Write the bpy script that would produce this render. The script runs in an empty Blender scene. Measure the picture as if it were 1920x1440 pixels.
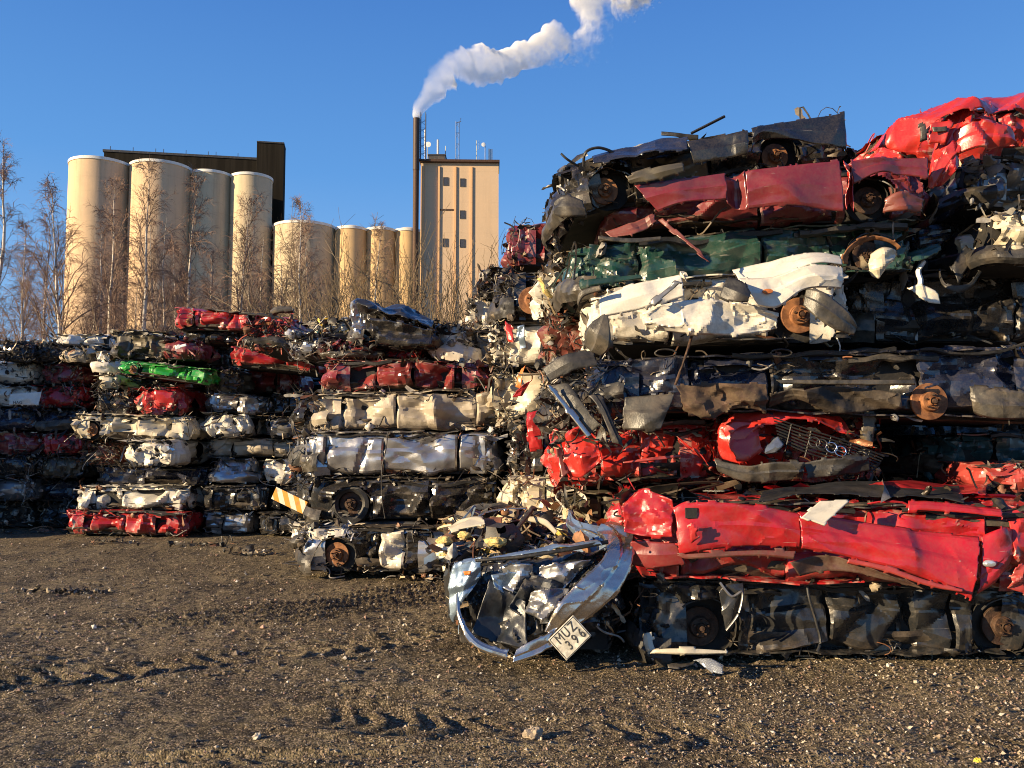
import bpy, math, random
import numpy as np
from mathutils import Vector, Matrix, Euler

# ------------------------------------------------------------------ camera, sky, sun, exposure
SC = bpy.context.scene
COL = SC.collection
F = 1609.0; TH = math.radians(4.1); CAMZ = 1.65          # focal length in photo pixels, upward pitch, eye height
cam = bpy.data.cameras.new('camera'); cam.sensor_width = 36; cam.lens = F / 1920 * 36
cam.clip_start = .05; cam.clip_end = 6000
co = bpy.data.objects.new('camera', cam); COL.objects.link(co)
co.location = (0, 0, CAMZ); co.rotation_euler = (math.pi / 2 + TH, 0, 0)
SC.camera = co
SUN_EL = math.radians(14); SUN_AZ = math.radians(25)     # sun stands left of the view, this far behind the eye
sx, sy, sz = -math.cos(SUN_EL) * math.cos(SUN_AZ), -math.cos(SUN_EL) * math.sin(SUN_AZ), math.sin(SUN_EL)
w = bpy.data.worlds.new('World'); SC.world = w; w.use_nodes = True
nt = w.node_tree; bg = nt.nodes['Background']
sky = nt.nodes.new('ShaderNodeTexSky'); sky.sky_type = 'NISHITA'; sky.sun_disc = False
sky.sun_elevation = SUN_EL; sky.sun_rotation = math.atan2(sx, sy)
sky.air_density = 1.0; sky.dust_density = 0.0; sky.ozone_density = 4.0; sky.altitude = 600
tcw = nt.nodes.new('ShaderNodeTexCoord'); sep = nt.nodes.new('ShaderNodeSeparateXYZ'); nt.links.new(tcw.outputs['Generated'], sep.inputs[0])
rp = nt.nodes.new('ShaderNodeValToRGB'); nt.links.new(sep.outputs['Z'], rp.inputs[0])
for pos, c in ((0.0, (.50, .70, .88)), (.12, (.25, .49, .83)), (.30, (.112, .325, .72)), (.52, (.052, .185, .56)), (1.0, (.02, .09, .34))):
    e = rp.color_ramp.elements[0] if pos == 0 else rp.color_ramp.elements[-1] if pos == 1 else rp.color_ramp.elements.new(pos)
    e.position = pos; e.color = (*(k * 6.2 for k in c), 1)
mxw = nt.nodes.new('ShaderNodeMix'); mxw.data_type = 'RGBA'; mxw.inputs[0].default_value = .88
nt.links.new(sky.outputs[0], mxw.inputs[6]); nt.links.new(rp.outputs[0], mxw.inputs[7]); nt.links.new(mxw.outputs[2], bg.inputs[0])
bg.inputs[1].default_value = 0.082
sl = bpy.data.lights.new('sun', 'SUN'); sl.energy = 5.0; sl.angle = math.radians(.55); sl.color = (1, .775, .48)
so = bpy.data.objects.new('sun', sl); COL.objects.link(so)
so.rotation_euler = Vector((sx, sy, sz)).to_track_quat('Z', 'Y').to_euler()
SC.view_settings.view_transform = 'Standard'; SC.view_settings.look = 'None'
SC.view_settings.gamma = 1; SC.view_settings.exposure = 1.12
SC.cycles.filter_width = 1.0; SC.cycles.max_bounces = 6; SC.cycles.diffuse_bounces = 3; SC.cycles.glossy_bounces = 3
SC.cycles.transparent_max_bounces = 8; SC.cycles.volume_bounces = 6

def PX(px, py, Y):
    """world point at distance Y seen at photo pixel px, py"""
    a = (px - 960) / F; b = (720 - py) / F
    d = (a, math.cos(TH) - b * math.sin(TH), math.sin(TH) + b * math.cos(TH)); t = Y / d[1]
    return Vector((a * t, Y, CAMZ + d[2] * t))

# ------------------------------------------------------------------ noise
def _h(ix, iy, iz, seed):
    with np.errstate(over='ignore'):
        h = (ix.astype(np.uint32) * np.uint32(374761393) + iy.astype(np.uint32) * np.uint32(668265263)
             + iz.astype(np.uint32) * np.uint32(2147483647) + np.uint32((seed * 1274126177) & 0xffffffff))
        h = (h ^ (h >> np.uint32(13))) * np.uint32(1274126177)
        h = (h ^ (h >> np.uint32(15))) * np.uint32(2246822519)
        return h ^ (h >> np.uint32(16))
def rnd(ix, iy, iz, seed): return _h(ix, iy, iz, seed).astype(np.float64) / 4294967295.0
def perlin(x, y, z=0.0, seed=0):
    x, y, z = np.broadcast_arrays(np.asarray(x, float), np.asarray(y, float), np.asarray(z, float))
    xi, yi, zi = np.floor(x), np.floor(y), np.floor(z); fx, fy, fz = x - xi, y - yi, z - zi
    xi, yi, zi = xi.astype(np.int64), yi.astype(np.int64), zi.astype(np.int64)
    u, v, w_ = [t * t * t * (t * (t * 6 - 15) + 10) for t in (fx, fy, fz)]
    r = 0
    for dx in (0, 1):
        for dy in (0, 1):
            for dz in (0, 1):
                h = _h(xi + dx, yi + dy, zi + dz, seed)
                gx = ((h & np.uint32(1023)).astype(float) / 511.5 - 1); gy = (((h >> np.uint32(10)) & np.uint32(1023)).astype(float) / 511.5 - 1)
                gz = (((h >> np.uint32(20)) & np.uint32(1023)).astype(float) / 511.5 - 1)
                d = gx * (fx - dx) + gy * (fy - dy) + gz * (fz - dz)
                r = r + d * (u if dx else 1 - u) * (v if dy else 1 - v) * (w_ if dz else 1 - w_)
    return r
def fbm(x, y, z=0.0, seed=0, o=4):
    r, a = 0, 1.0
    for k in range(o):
        r = r + a * perlin(x * 2 ** k, y * 2 ** k, np.asarray(z) * 2 ** k, seed + k); a *= .5
    return r
def worley(x, y, seed, ridge=False):
    """planar faceted cells with straight creases, like creased foil"""
    x = np.asarray(x, float); y = np.asarray(y, float); xi = np.floor(x).astype(np.int64); yi = np.floor(y).astype(np.int64)
    best = np.full(x.shape, 9.); sec = best.copy(); z0 = np.zeros_like(xi)
    for dx in (-1, 0, 1):
        for dy in (-1, 0, 1):
            cx, cy = xi + dx, yi + dy
            px = cx + rnd(cx, cy, z0, seed); py = cy + rnd(cx, cy, z0 + 7, seed); an = rnd(cx, cy, z0 + 3, seed) * 3.14
            ax, ay = x - px, y - py; c, s = np.cos(an), np.sin(an)
            dd_ = np.abs(ax * c + ay * s) * 1.25 + np.abs(-ax * s + ay * c) * .75; sec = np.minimum(sec, np.maximum(best, dd_)); best = np.minimum(best, dd_)
    return (best, sec - best) if ridge else best
def crump(a, b, seed, o=3):
    """creased sheet height, about zero mean, size about 1"""
    wx = perlin(a * 1.3, b * 1.3, seed * .37, seed) * .16; wy = perlin(a * 1.3, b * 1.3, seed * .71 + 9, seed) * .16
    r = (worley(a * .9 + wx, b * 1.3 + wy, seed) - .55)
    if o > 1: f1, e1 = worley(a * 2.3 + b * .8 + wx, b * 2.6 - a * .6 + wy, seed + 11, True); r = r + .40 * (f1 - .55) + .20 * np.clip(1 - e1 / .11, 0, 1) * sstep(-.1, .3, perlin(a * 1.1, b * 1.1, 3.3, seed + 4))
    if o > 2: r = r + .08 * (worley(a * 5.5 - b * 2, b * 6 + a * 2, seed + 23) - .55)
    return r
def folds(a, b, rng, n, la, lb):
    """straight creases with planar flanks, each fading out along its length"""
    r = 0
    for q in range(n):
        an = rng.uniform(0, 3.14); ca, cb = rng.uniform(0, la), rng.uniform(0, lb); d = -(a - ca) * math.sin(an) + (b - cb) * math.cos(an); t = (a - ca) * math.cos(an) + (b - cb) * math.sin(an)
        k_ = min(2.2, max(.6, (la * lb) ** .5 / .35)); wl, wr = rng.uniform(.03, .16) * k_, rng.uniform(.03, .16) * k_; r = r + rng.choice([-1, 1]) * rng.uniform(.4, 1.1) * np.clip(1 - np.where(d > 0, d / wr, -d / wl), 0, 1) * np.clip(1.15 - np.abs(t) / (rng.uniform(.2, .6) * k_), 0, 1)
    return r
def tri(t): return np.abs((t % 1) * 2 - 1) * 2 - 1
def sstep(a, b, x):
    t = np.clip((x - a) / (b - a), 0, 1); return t * t * (3 - 2 * t)

# ------------------------------------------------------------------ materials
MATS = {}
class NT:
    def __init__(s, name):
        s.m = bpy.data.materials.new(name); s.m.use_nodes = True; s.t = s.m.node_tree; s.p = s.t.nodes['Principled BSDF']
    def n(s, typ, **kw):
        nd = s.t.nodes.new('ShaderNode' + typ)
        for k, v in kw.items(): setattr(nd, k, v)
        return nd
    def l(s, a, b): s.t.links.new(a, b)
    def val(s, sock, v):
        if hasattr(v, 'is_output') or isinstance(v, bpy.types.NodeSocket): s.l(v, sock)
        else: sock.default_value = v
    def math(s, op, a, b=0.0, c=None):
        nd = s.n('Math', operation=op); s.val(nd.inputs[0], a); s.val(nd.inputs[1], b)
        if c is not None: s.val(nd.inputs[2], c)
        return nd.outputs[0]
    def mix(s, f, a, b):
        nd = s.n('Mix', data_type='RGBA'); s.val(nd.inputs[0], f)
        for k, v in ((6, a), (7, b)): s.val(nd.inputs[k], v if isinstance(v, bpy.types.NodeSocket) else (*v[:3], 1))
        return nd.outputs[2]
    def noise(s, vec, scale, detail=4, rough=.55, dist=0.0):
        nd = s.n('TexNoise'); s.l(vec, nd.inputs['Vector']); nd.inputs['Scale'].default_value = scale
        nd.inputs['Detail'].default_value = detail; nd.inputs['Roughness'].default_value = rough; nd.inputs['Distortion'].default_value = dist
        return nd.outputs[0]
    def ramp(s, f, lo, hi):
        nd = s.n('MapRange', interpolation_type='SMOOTHSTEP'); s.l(f, nd.inputs[0]); nd.inputs[1].default_value = lo; nd.inputs[2].default_value = hi
        return nd.outputs[0]
    def coords(s, rand=True):
        tc = s.n('TexCoord')
        if not rand: return tc.outputs['Object']
        oi = s.n('ObjectInfo'); ad = s.n('VectorMath', operation='ADD'); sc = s.n('VectorMath', operation='SCALE'); sc.inputs[0].default_value = (37, 91, 53)
        s.l(oi.outputs['Random'], sc.inputs['Scale']); s.l(tc.outputs['Object'], ad.inputs[0]); s.l(sc.outputs[0], ad.inputs[1])
        return ad.outputs[0]
    def bump(s, h, strength, dist=.01):
        b = s.n('Bump'); b.inputs['Strength'].default_value = strength; b.inputs['Distance'].default_value = dist; s.l(h, b.inputs['Height'])
        s.l(b.outputs[0], s.p.inputs['Normal'])

DIRT = (.085, .058, .034)
def paint(name, rgb, metal=.0, rough=.32, dirt=.5, flake=1.0, coat=.32):
    if name in MATS: return MATS[name]
    g = NT(name); v = g.coords(); p = g.p
    n1 = g.noise(v, 2.3, 8, .62, .4); n2 = g.noise(v, 14, 6, .6); n3 = g.noise(v, 60, 3)
    at = g.n('Attribute', attribute_name='grime'); gr = at.outputs['Fac']
    dm = g.math('ADD', g.math('MULTIPLY', gr, .62), g.math('MULTIPLY', n1, .28)); dm = g.math('ADD', dm, g.math('ADD', g.math('MULTIPLY', n2, .42), g.math('MULTIPLY', n3, .18)))
    dfac = g.ramp(dm, .80 - dirt * .34, 1.30 - dirt * .34)
    film = g.math('MULTIPLY', g.ramp(g.math('ADD', g.math('MULTIPLY', n2, .5), g.math('MULTIPLY', n3, .5)), .3, .72), .12 + .10 * dirt)
    base = g.mix(g.ramp(n1, .3, .7), tuple(c * .82 for c in rgb), rgb)
    base = g.mix(film, base, (.19, .15, .105))
    wa_ = g.n('Attribute', attribute_name='wear'); pt = g.ramp(wa_.outputs['Fac'], .25, .8)
    fl = g.math('MULTIPLY', pt, g.ramp(n2, .46, .60)); fl = g.math('MULTIPLY', fl, flake)
    lt = tuple(.45 * c + .55 * q * (.35 + .65 * min(1, max(rgb) * 2.2)) for c, q in zip(rgb, (.48, .41, .33))); base = g.mix(g.math('MULTIPLY', fl, .75), base, lt); chip = g.math('MULTIPLY', g.ramp(g.noise(v, 38, 5, .7), .67, .71), g.ramp(n1, .52, .62)); base = g.mix(g.math('MULTIPLY', chip, .6), base, tuple(c * .7 for c in lt))
    sp = g.n('Mapping'); sp.inputs['Scale'].default_value = (3, 3, 70); sp.inputs['Rotation'].default_value = (.2, .35, .1); g.l(v, sp.inputs[0])
    scr = g.math('MULTIPLY', g.ramp(g.noise(sp.outputs[0], 1.6, 2), .69, .73), g.math('MULTIPLY', g.ramp(n1, .5, .6), .5))
    base = g.mix(scr, base, (.42, .38, .33))
    rustf = g.math('MULTIPLY', g.ramp(n2, .66, .74), g.math('MULTIPLY', gr, .8))
    base = g.mix(rustf, base, (.14, .05, .018))
    dcol = g.mix(n3, tuple(c * .6 for c in DIRT), tuple(c * 1.9 for c in DIRT)); oil = g.noise(v, 4.5, 6, .7, .6); dcol = g.mix(g.ramp(oil, .36, .78), dcol, (.014, .011, .009))
    base = g.mix(g.math('MULTIPLY', g.ramp(oil, .52, .85), .4), base, (.016, .012, .01))
    base = g.mix(dfac, base, dcol)
    g.l(base, p.inputs['Base Color'])
    p.inputs['Metallic'].default_value = metal
    g.l(g.math('ADD', g.math('MULTIPLY', dfac, .5), g.math('ADD', g.math('MULTIPLY', n2, .22), rough - .08)), p.inputs['Roughness'])
    p.inputs['Coat Weight'].default_value = coat; p.inputs['Coat Roughness'].default_value = .12
    g.l(g.math('MULTIPLY', g.math('SUBTRACT', 1.0, dfac), coat), p.inputs['Coat Weight'])
    g.bump(g.math('ADD', g.math('MULTIPLY', n2, .7), g.math('MULTIPLY', n3, .25)), .22, .012)
    MATS[name] = g.m; return g.m
def plain(name, rgb, rough=.6, metal=0.0, var=.35, dust=.3, bump=.35, scale=9., rgb2=None, dustcol=(.16, .125, .085)):
    if name in MATS: return MATS[name]
    g = NT(name); v = g.coords(); n1 = g.noise(v, scale, 7, .62, .3); n2 = g.noise(v, scale * 6, 3)
    base = g.mix(g.ramp(n1, .32, .68), tuple(c * (1 - var) for c in rgb), rgb2 or tuple(min(1, c * (1 + var)) for c in rgb))
    base = g.mix(g.math('MULTIPLY', g.ramp(g.noise(v, scale * .45, 6, .65), .42, .7), dust), base, dustcol)
    oil = g.noise(v, 5.5, 6, .7, .8); base = g.mix(g.math('MULTIPLY', g.ramp(oil, .50, .66), dust * 1.5), base, tuple(c * .18 for c in rgb))
    g.l(base, g.p.inputs['Base Color']); g.p.inputs['Metallic'].default_value = metal
    g.l(g.math('ADD', g.math('MULTIPLY', n1, .3), rough - .15), g.p.inputs['Roughness'])
    g.bump(g.math('ADD', n1, g.math('MULTIPLY', n2, .5)), bump, .012)
    MATS[name] = g.m; return g.m
def scrapmat(name, metal, rough):
    g = NT(name); v = g.coords(); at = g.n('Attribute', attribute_name='col'); n1 = g.noise(v, 16, 6, .65); n2 = g.noise(v, 90, 3)
    base = g.mix(g.math('MULTIPLY', g.ramp(n1, .42, .68), .55), at.outputs['Color'], DIRT)
    g.l(base, g.p.inputs['Base Color']); g.p.inputs['Metallic'].default_value = metal; g.p.inputs['Roughness'].default_value = rough
    g.bump(g.math('ADD', n1, g.math('MULTIPLY', n2, .4)), .3, .012)
    return g.m

PAINT = dict(
    red=dict(rgb=(.40, .008, .014), dirt=.5), scarlet=dict(rgb=(.46, .016, .011), dirt=.45), faded=dict(rgb=(.36, .035, .028), rough=.45, dirt=.5),
    maroon=dict(rgb=(.17, .016, .022), dirt=.4), darkred=dict(rgb=(.20, .018, .02), dirt=.45), rustred=dict(rgb=(.17, .032, .02), rough=.5, dirt=.7),
    green=dict(rgb=(.006, .045, .034), dirt=.35), lime=dict(rgb=(.01, .30, .03), dirt=.1), teal=dict(rgb=(.01, .06, .07), dirt=.4),
    white=dict(rgb=(.74, .69, .58), dirt=.62, rough=.35), cream=dict(rgb=(.62, .55, .40), dirt=.35, rough=.4), beige=dict(rgb=(.42, .36, .27), dirt=.5, rough=.45),
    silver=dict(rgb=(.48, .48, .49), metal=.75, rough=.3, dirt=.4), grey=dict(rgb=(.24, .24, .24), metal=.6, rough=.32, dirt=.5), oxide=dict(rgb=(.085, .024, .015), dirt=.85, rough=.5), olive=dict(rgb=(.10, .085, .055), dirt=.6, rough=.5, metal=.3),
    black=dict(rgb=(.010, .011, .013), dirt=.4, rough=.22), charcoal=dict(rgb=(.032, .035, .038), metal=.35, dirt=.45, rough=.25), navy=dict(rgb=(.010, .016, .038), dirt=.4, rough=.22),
    chrome=dict(rgb=(.70, .62, .52), metal=.95, rough=.2, dirt=.25), bluesilver=dict(rgb=(.30, .40, .50), metal=.7, rough=.25, dirt=.3))
def PM(k): return paint(k + '_car_paint', **PAINT[k])
M_UNDER = plain('oily_underbody', (.045, .033, .022), .7, .1, .5, .5)
M_CORE = plain('dark_interior', (.012, .011, .010), .8, 0, .5, .15)
M_PLAST = plain('dark_plastic', (.028, .027, .026), .5, 0, .3, .35)
M_GPLAST = plain('grey_plastic', (.055, .050, .040), .42, 0, .4, .55)
M_RUBBER = plain('black_rubber', (.012, .012, .012), .55, 0, .3, .15)
M_RUST = plain('rusty_iron', (.20, .075, .028), .7, .25, .45, .1, .15, 14, (.34, .15, .06))
M_DRUST = plain('dark_rusty_iron', (.07, .035, .02), .7, .4, .5, .3, .5, 18)
M_LAMP = plain('lamp_plastic', (.55, .57, .6), .12, .6, .25, .1, .1)
M_ORANGE = plain('orange_lens', (.55, .16, .03), .3, 0, .2, .1, .1)
M_REDLENS = plain('red_lens', (.35, .012, .01), .2, 0, .3, .1, .1)
M_FOAM = plain('yellow_foam', (.66, .50, .18), .95, 0, .25, .2, 1.0, 22)
M_SCRAP = scrapmat('mixed_scrap', 0.1, .55); M_SCRAPM = scrapmat('mixed_sheet_scrap', .55, .38)

# ------------------------------------------------------------------ mesh helpers
def mkobj(name, V, Fq, mat, parent=None, smooth=40, attrs=None, loc=None):
    V = np.asarray(V, float).reshape(-1, 3); Fq = np.asarray(Fq, np.int64)
    me = bpy.data.meshes.new(name); k = Fq.shape[1]
    me.vertices.add(len(V)); me.vertices.foreach_set('co', V.ravel().astype(np.float32))
    me.loops.add(Fq.size); me.loops.foreach_set('vertex_index', Fq.ravel().astype(np.int32))
    me.polygons.add(len(Fq)); me.polygons.foreach_set('loop_start', (np.arange(len(Fq)) * k).astype(np.int32))
    for an, arr in (attrs or {}).items():
        arr = np.asarray(arr, np.float32)
        if arr.ndim == 1: a = me.attributes.new(an, 'FLOAT', 'POINT'); a.data.foreach_set('value', arr)
        else:
            a = me.attributes.new(an, 'FLOAT_COLOR', 'POINT'); a.data.foreach_set('color', np.c_[arr, np.ones(len(arr))].astype(np.float32).ravel())
    me.update(calc_edges=True)
    if smooth is not None:
        me.polygons.foreach_set('use_smooth', np.ones(len(Fq), bool))
        if smooth < 180: me.set_sharp_from_angle(angle=math.radians(smooth))
    else: me.polygons.foreach_set('use_smooth', np.zeros(len(Fq), bool))
    me.materials.append(mat)
    o = bpy.data.objects.new(name, me); COL.objects.link(o)
    if parent: o.parent = parent
    if loc is not None: o.location = loc
    return o
def thing(name, label, cat, loc=(0, 0, 0), rot=(0, 0, 0), group=None):
    o = bpy.data.objects.new(name, None); COL.objects.link(o); o.location = loc; o.rotation_euler = rot; o.empty_display_size = .2
    return tag(o, label, cat, group)
def tag(o, label, cat, group=None):
    o['label'] = label; o['category'] = cat
    if group: o['group'] = group
    return o
def gridfaces(nu, nv, keep=None, closeu=False, closev=False):
    iu = np.arange(nu if closeu else nu - 1); iv = np.arange(nv if closev else nv - 1); A, B = np.meshgrid(iu, iv, indexing='ij')
    A2, B2 = (A + 1) % nu, (B + 1) % nv
    q = np.stack([A * nv + B, A2 * nv + B, A2 * nv + B2, A * nv + B2], -1).reshape(-1, 4)
    if keep is not None: q = q[keep.ravel()[q].all(1)]
    return q
def compact(V, q, at=None):
    used = np.unique(q); m = np.full(len(V), -1); m[used] = np.arange(len(used))
    return V[used], m[q], ({k: v[used] for k, v in at.items()} if at else None)
def normals(P):
    du = np.gradient(P, axis=0); dv = np.gradient(P, axis=1); n = np.cross(du, dv)
    return n / (np.linalg.norm(n, axis=-1, keepdims=True) + 1e-9)
def sheet(name, P, mat, parent, disp=None, keep=None, grime=None, smooth=15):
    """P: (nu, nv, 3) grid; disp along the grid's own normal; keep: vertex mask"""
    if disp is not None: P = P + normals(P) * disp[..., None]
    q = gridfaces(*P.shape[:2], keep); g = np.zeros(P.shape[:2]) if grime is None else np.clip(grime, 0, 1.5)
    lap = np.zeros_like(P); lap[1:-1] += P[2:] + P[:-2] - 2 * P[1:-1]; lap[:, 1:-1] += P[:, 2:] + P[:, :-2] - 2 * P[:, 1:-1]
    cell = np.linalg.norm(P[1:, 1:] - P[:-1, :-1], axis=-1).mean(); wr = np.linalg.norm(lap, axis=-1) / (cell + 1e-6); wr = np.clip((wr - .34) * 1.7, 0, 1)
    wr[0] = wr[-1] = .8; wr[:, 0] = wr[:, -1] = .8
    V, q, at = compact(P.reshape(-1, 3), q, {'grime': g.ravel(), 'wear': wr.ravel()})
    if not len(q): return None
    return mkobj(name, V, q, mat, parent, smooth, at)
class MB:
    """gathers boxes, tubes and lathes into one mesh"""
    def __init__(s): s.v = []; s.f = []; s.n = 0
    def add(s, V, Q):
        V = np.asarray(V, float).reshape(-1, 3); s.v.append(V); s.f.append(np.asarray(Q) + s.n); s.n += len(V)
    def box(s, c, d, rot=None, bev=0):
        x, y, z = [t / 2 for t in d]; V = np.array([(a * x, b * y, e * z) for a in (-1, 1) for b in (-1, 1) for e in (-1, 1)])
        if rot is not None: V = V @ np.array(Euler(rot).to_matrix()).T
        s.add(V + np.array(c), [(0, 1, 3, 2), (4, 6, 7, 5), (0, 4, 5, 1), (2, 3, 7, 6), (0, 2, 6, 4), (1, 5, 7, 3)])
    def tube(s, pts, r, n=6):
        pts = np.asarray(pts, float); K = len(pts); r = np.broadcast_to(np.asarray(r, float), (K,))
        t = np.gradient(pts, axis=0); t /= np.linalg.norm(t, axis=1, keepdims=True) + 1e-9
        ref = np.where(np.abs(t[:, 2:3]) > .9, [[1., 0, 0]], [[0, 0, 1.]]); a = np.cross(t, ref); a /= np.linalg.norm(a, axis=1, keepdims=True) + 1e-9; b = np.cross(t, a)
        an = np.arange(n) / n * 2 * math.pi
        V = pts[:, None] + (a[:, None] * np.cos(an)[None, :, None] + b[:, None] * np.sin(an)[None, :, None]) * r[:, None, None]
        s.add(V, gridfaces(K, n, closev=True))
    def lathe(s, prof, c, axis='y', n=32):
        """prof: list of (radius, along)"""
        an = np.arange(n) / n * 2 * math.pi; pr = np.array(prof, float)
        X = pr[:, 0:1] * np.cos(an); Z = pr[:, 0:1] * np.sin(an); A = np.repeat(pr[:, 1:2], n, 1)
        V = {'y': np.stack([X, A, Z], -1), 'z': np.stack([X, -Z, A], -1), 'x': np.stack([A, X, Z], -1)}[axis]
        s.add(V + np.array(c), gridfaces(len(pr), n, closev=True))
    def build(s, name, mat, parent=None, smooth=35):
        return mkobj(name, np.concatenate(s.v), np.concatenate(s.f), mat, parent, smooth)

def unit(a): return a / (np.linalg.norm(a, axis=-1, keepdims=True) + 1e-9)
def strips(rng, C, A, ln, wd, bend, K=7):
    """N bent sheet strips at once: centres C, long axes A"""
    N = len(C); A = unit(A); B = unit(np.cross(A, unit(rng.normal(size=(N, 3))))); Nn = np.cross(A, B)
    t = np.linspace(-.5, .5, K)[None, :]; tw = rng.normal(size=(N, 1)) * 1.1; bd = bend[:, None] * rng.normal(size=(N, 1)); kink = rng.uniform(-.3, .3, (N, 1))
    along = t * ln[:, None]; off = ln[:, None] * (bd * (t * t) + rng.normal(size=(N, 1)) * .5 * bend[:, None] * np.abs(t - kink))
    cen = C[:, None] + A[:, None] * along[..., None] + Nn[:, None] * off[..., None]
    ang = tw * t; Bt = B[:, None] * np.cos(ang)[..., None] + Nn[:, None] * np.sin(ang)[..., None]; Nt = np.cross(A[:, None], Bt)
    wv = wd[:, None] * (1 - .55 * rng.random((N, K))); wv[:, 0] *= rng.uniform(.1, 1, N); wv[:, -1] *= rng.uniform(.1, 1, N)
    cup = rng.normal(size=(N, 1)) * .35
    V = np.stack([cen - Bt * wv[..., None] * .5, cen + Nt * (cup * wv)[..., None] * .5, cen + Bt * wv[..., None] * .5], 2)
    V += rng.normal(size=V.shape) * (wd * .05)[:, None, None, None]
    f1 = gridfaces(K, 3); return V.reshape(-1, 3), (f1[None] + (np.arange(N) * K * 3)[:, None, None]).reshape(-1, 4), K * 3
def cables(rng, C, A, ln, r, K=10, wob=.25):
    N = len(C); A = unit(A); t = np.linspace(-.5, .5, K)[None, :, None]
    P = C[:, None] + A[:, None] * t * ln[:, None, None]
    ph = rng.uniform(0, 6.28, (N, 1, 3)); fr = rng.uniform(2, 7, (N, 1, 3)); P = P + np.sin(ph + fr * t) * ln[:, None, None] * wob * rng.normal(size=(N, 1, 3))
    T = unit(np.gradient(P, axis=1)); a = unit(np.cross(T, unit(rng.normal(size=(N, 1, 3))))); b = np.cross(T, a)
    n = 4; an = np.arange(n) / n * 2 * math.pi
    V = P[:, :, None] + (a[:, :, None] * np.cos(an)[None, None, :, None] + b[:, :, None] * np.sin(an)[None, None, :, None]) * r[:, None, None, None]
    f1 = gridfaces(K, n, closev=True); return V.reshape(-1, 3), (f1[None] + (np.arange(N) * K * n)[:, None, None]).reshape(-1, 4), K * n
def _ico():
    nu, nv = 7, 6; V = []
    for i in range(nv):
        ph = math.pi * (i + .5) / nv
        for j in range(nu): V.append((math.sin(ph) * math.cos(j / nu * 6.2832), math.sin(ph) * math.sin(j / nu * 6.2832), math.cos(ph)))
    q = gridfaces(nv, nu, closev=True); return np.array(V), q
ICO_V, ICO_F = _ico()
def chunks(rng, C, sz, flat=.6):
    N = len(C); V = ICO_V[None] * rng.uniform(.6, 1.25, (N, len(ICO_V), 1)) * sz[:, None, None] * rng.uniform(flat, 1.3, (N, 1, 3)); q = unit(rng.normal(size=(N, 4)))
    w_, x, y, z = q.T; R = np.stack([1 - 2 * (y * y + z * z), 2 * (x * y - z * w_), 2 * (x * z + y * w_), 2 * (x * y + z * w_), 1 - 2 * (x * x + z * z), 2 * (y * z - x * w_), 2 * (x * z - y * w_), 2 * (y * z + x * w_), 1 - 2 * (x * x + y * y)], -1).reshape(N, 3, 3)
    V = np.einsum('nij,nkj->nki', R, V) + C[:, None]
    return V.reshape(-1, 3), (ICO_F[None] + (np.arange(N) * len(ICO_V))[:, None, None]).reshape(-1, 4), len(ICO_V)
BASEPAL = [((.014, .014, .014), 38), ((.04, .04, .04), 18), ((.10, .075, .05), 14), ((.30, .29, .27), 7), ((.36, .29, .19), 5), ((.18, .07, .03), 6)]
def palcols(rng, N, accent=None, wa=14, extra=()):
    pal = list(BASEPAL) + list(extra) + ([(accent, wa)] if accent else [])
    pw = np.array([p[1] for p in pal], float); ix = rng.choice(len(pal), N, p=pw / pw.sum())
    return np.array([p[0] for p in pal])[ix] * rng.uniform(.55, 1.25, (N, 1))
def scrap(name, rng, parent, C, A, size, accent=None, wa=14, extra=(), cab=.25, chk=.2, mat=None, aspect=(.05, .36), bend=.45):
    """a mass of squeezed odds and ends"""
    N = len(C); kind = rng.random(N); ic = kind < cab; ik = (kind >= cab) & (kind < cab + chk); is_ = ~(ic | ik)
    V, Q, Cc, off = [], [], [], 0
    col = palcols(rng, N, accent, wa, extra)
    for m, fn in ((is_, 's'), (ic, 'c'), (ik, 'k')):
        n = int(m.sum())
        if not n: continue
        if fn == 's': ln = size[m] * rng.uniform(.6, 1.8, n); v, q, k = strips(rng, C[m], A[m], ln, ln * rng.uniform(*aspect, n), np.full(n, bend))
        elif fn == 'c': v, q, k = cables(rng, C[m], A[m], np.minimum(size[m], .22) * rng.uniform(.7, 2.0, n), rng.uniform(.003, .009, n) * np.clip(size[m] / .15, .6, 1.6))
        else: v, q, k = chunks(rng, C[m], size[m] * rng.uniform(.15, .42, n), .35)
        V.append(v); Q.append(q + off); off += len(v); Cc.append(np.repeat(col[m], k, 0))
    o = mkobj(name, np.concatenate(V), np.concatenate(Q), mat or M_SCRAP, parent, 50, {'col': np.concatenate(Cc)})
    o['kind'] = 'stuff'; return o

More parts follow.
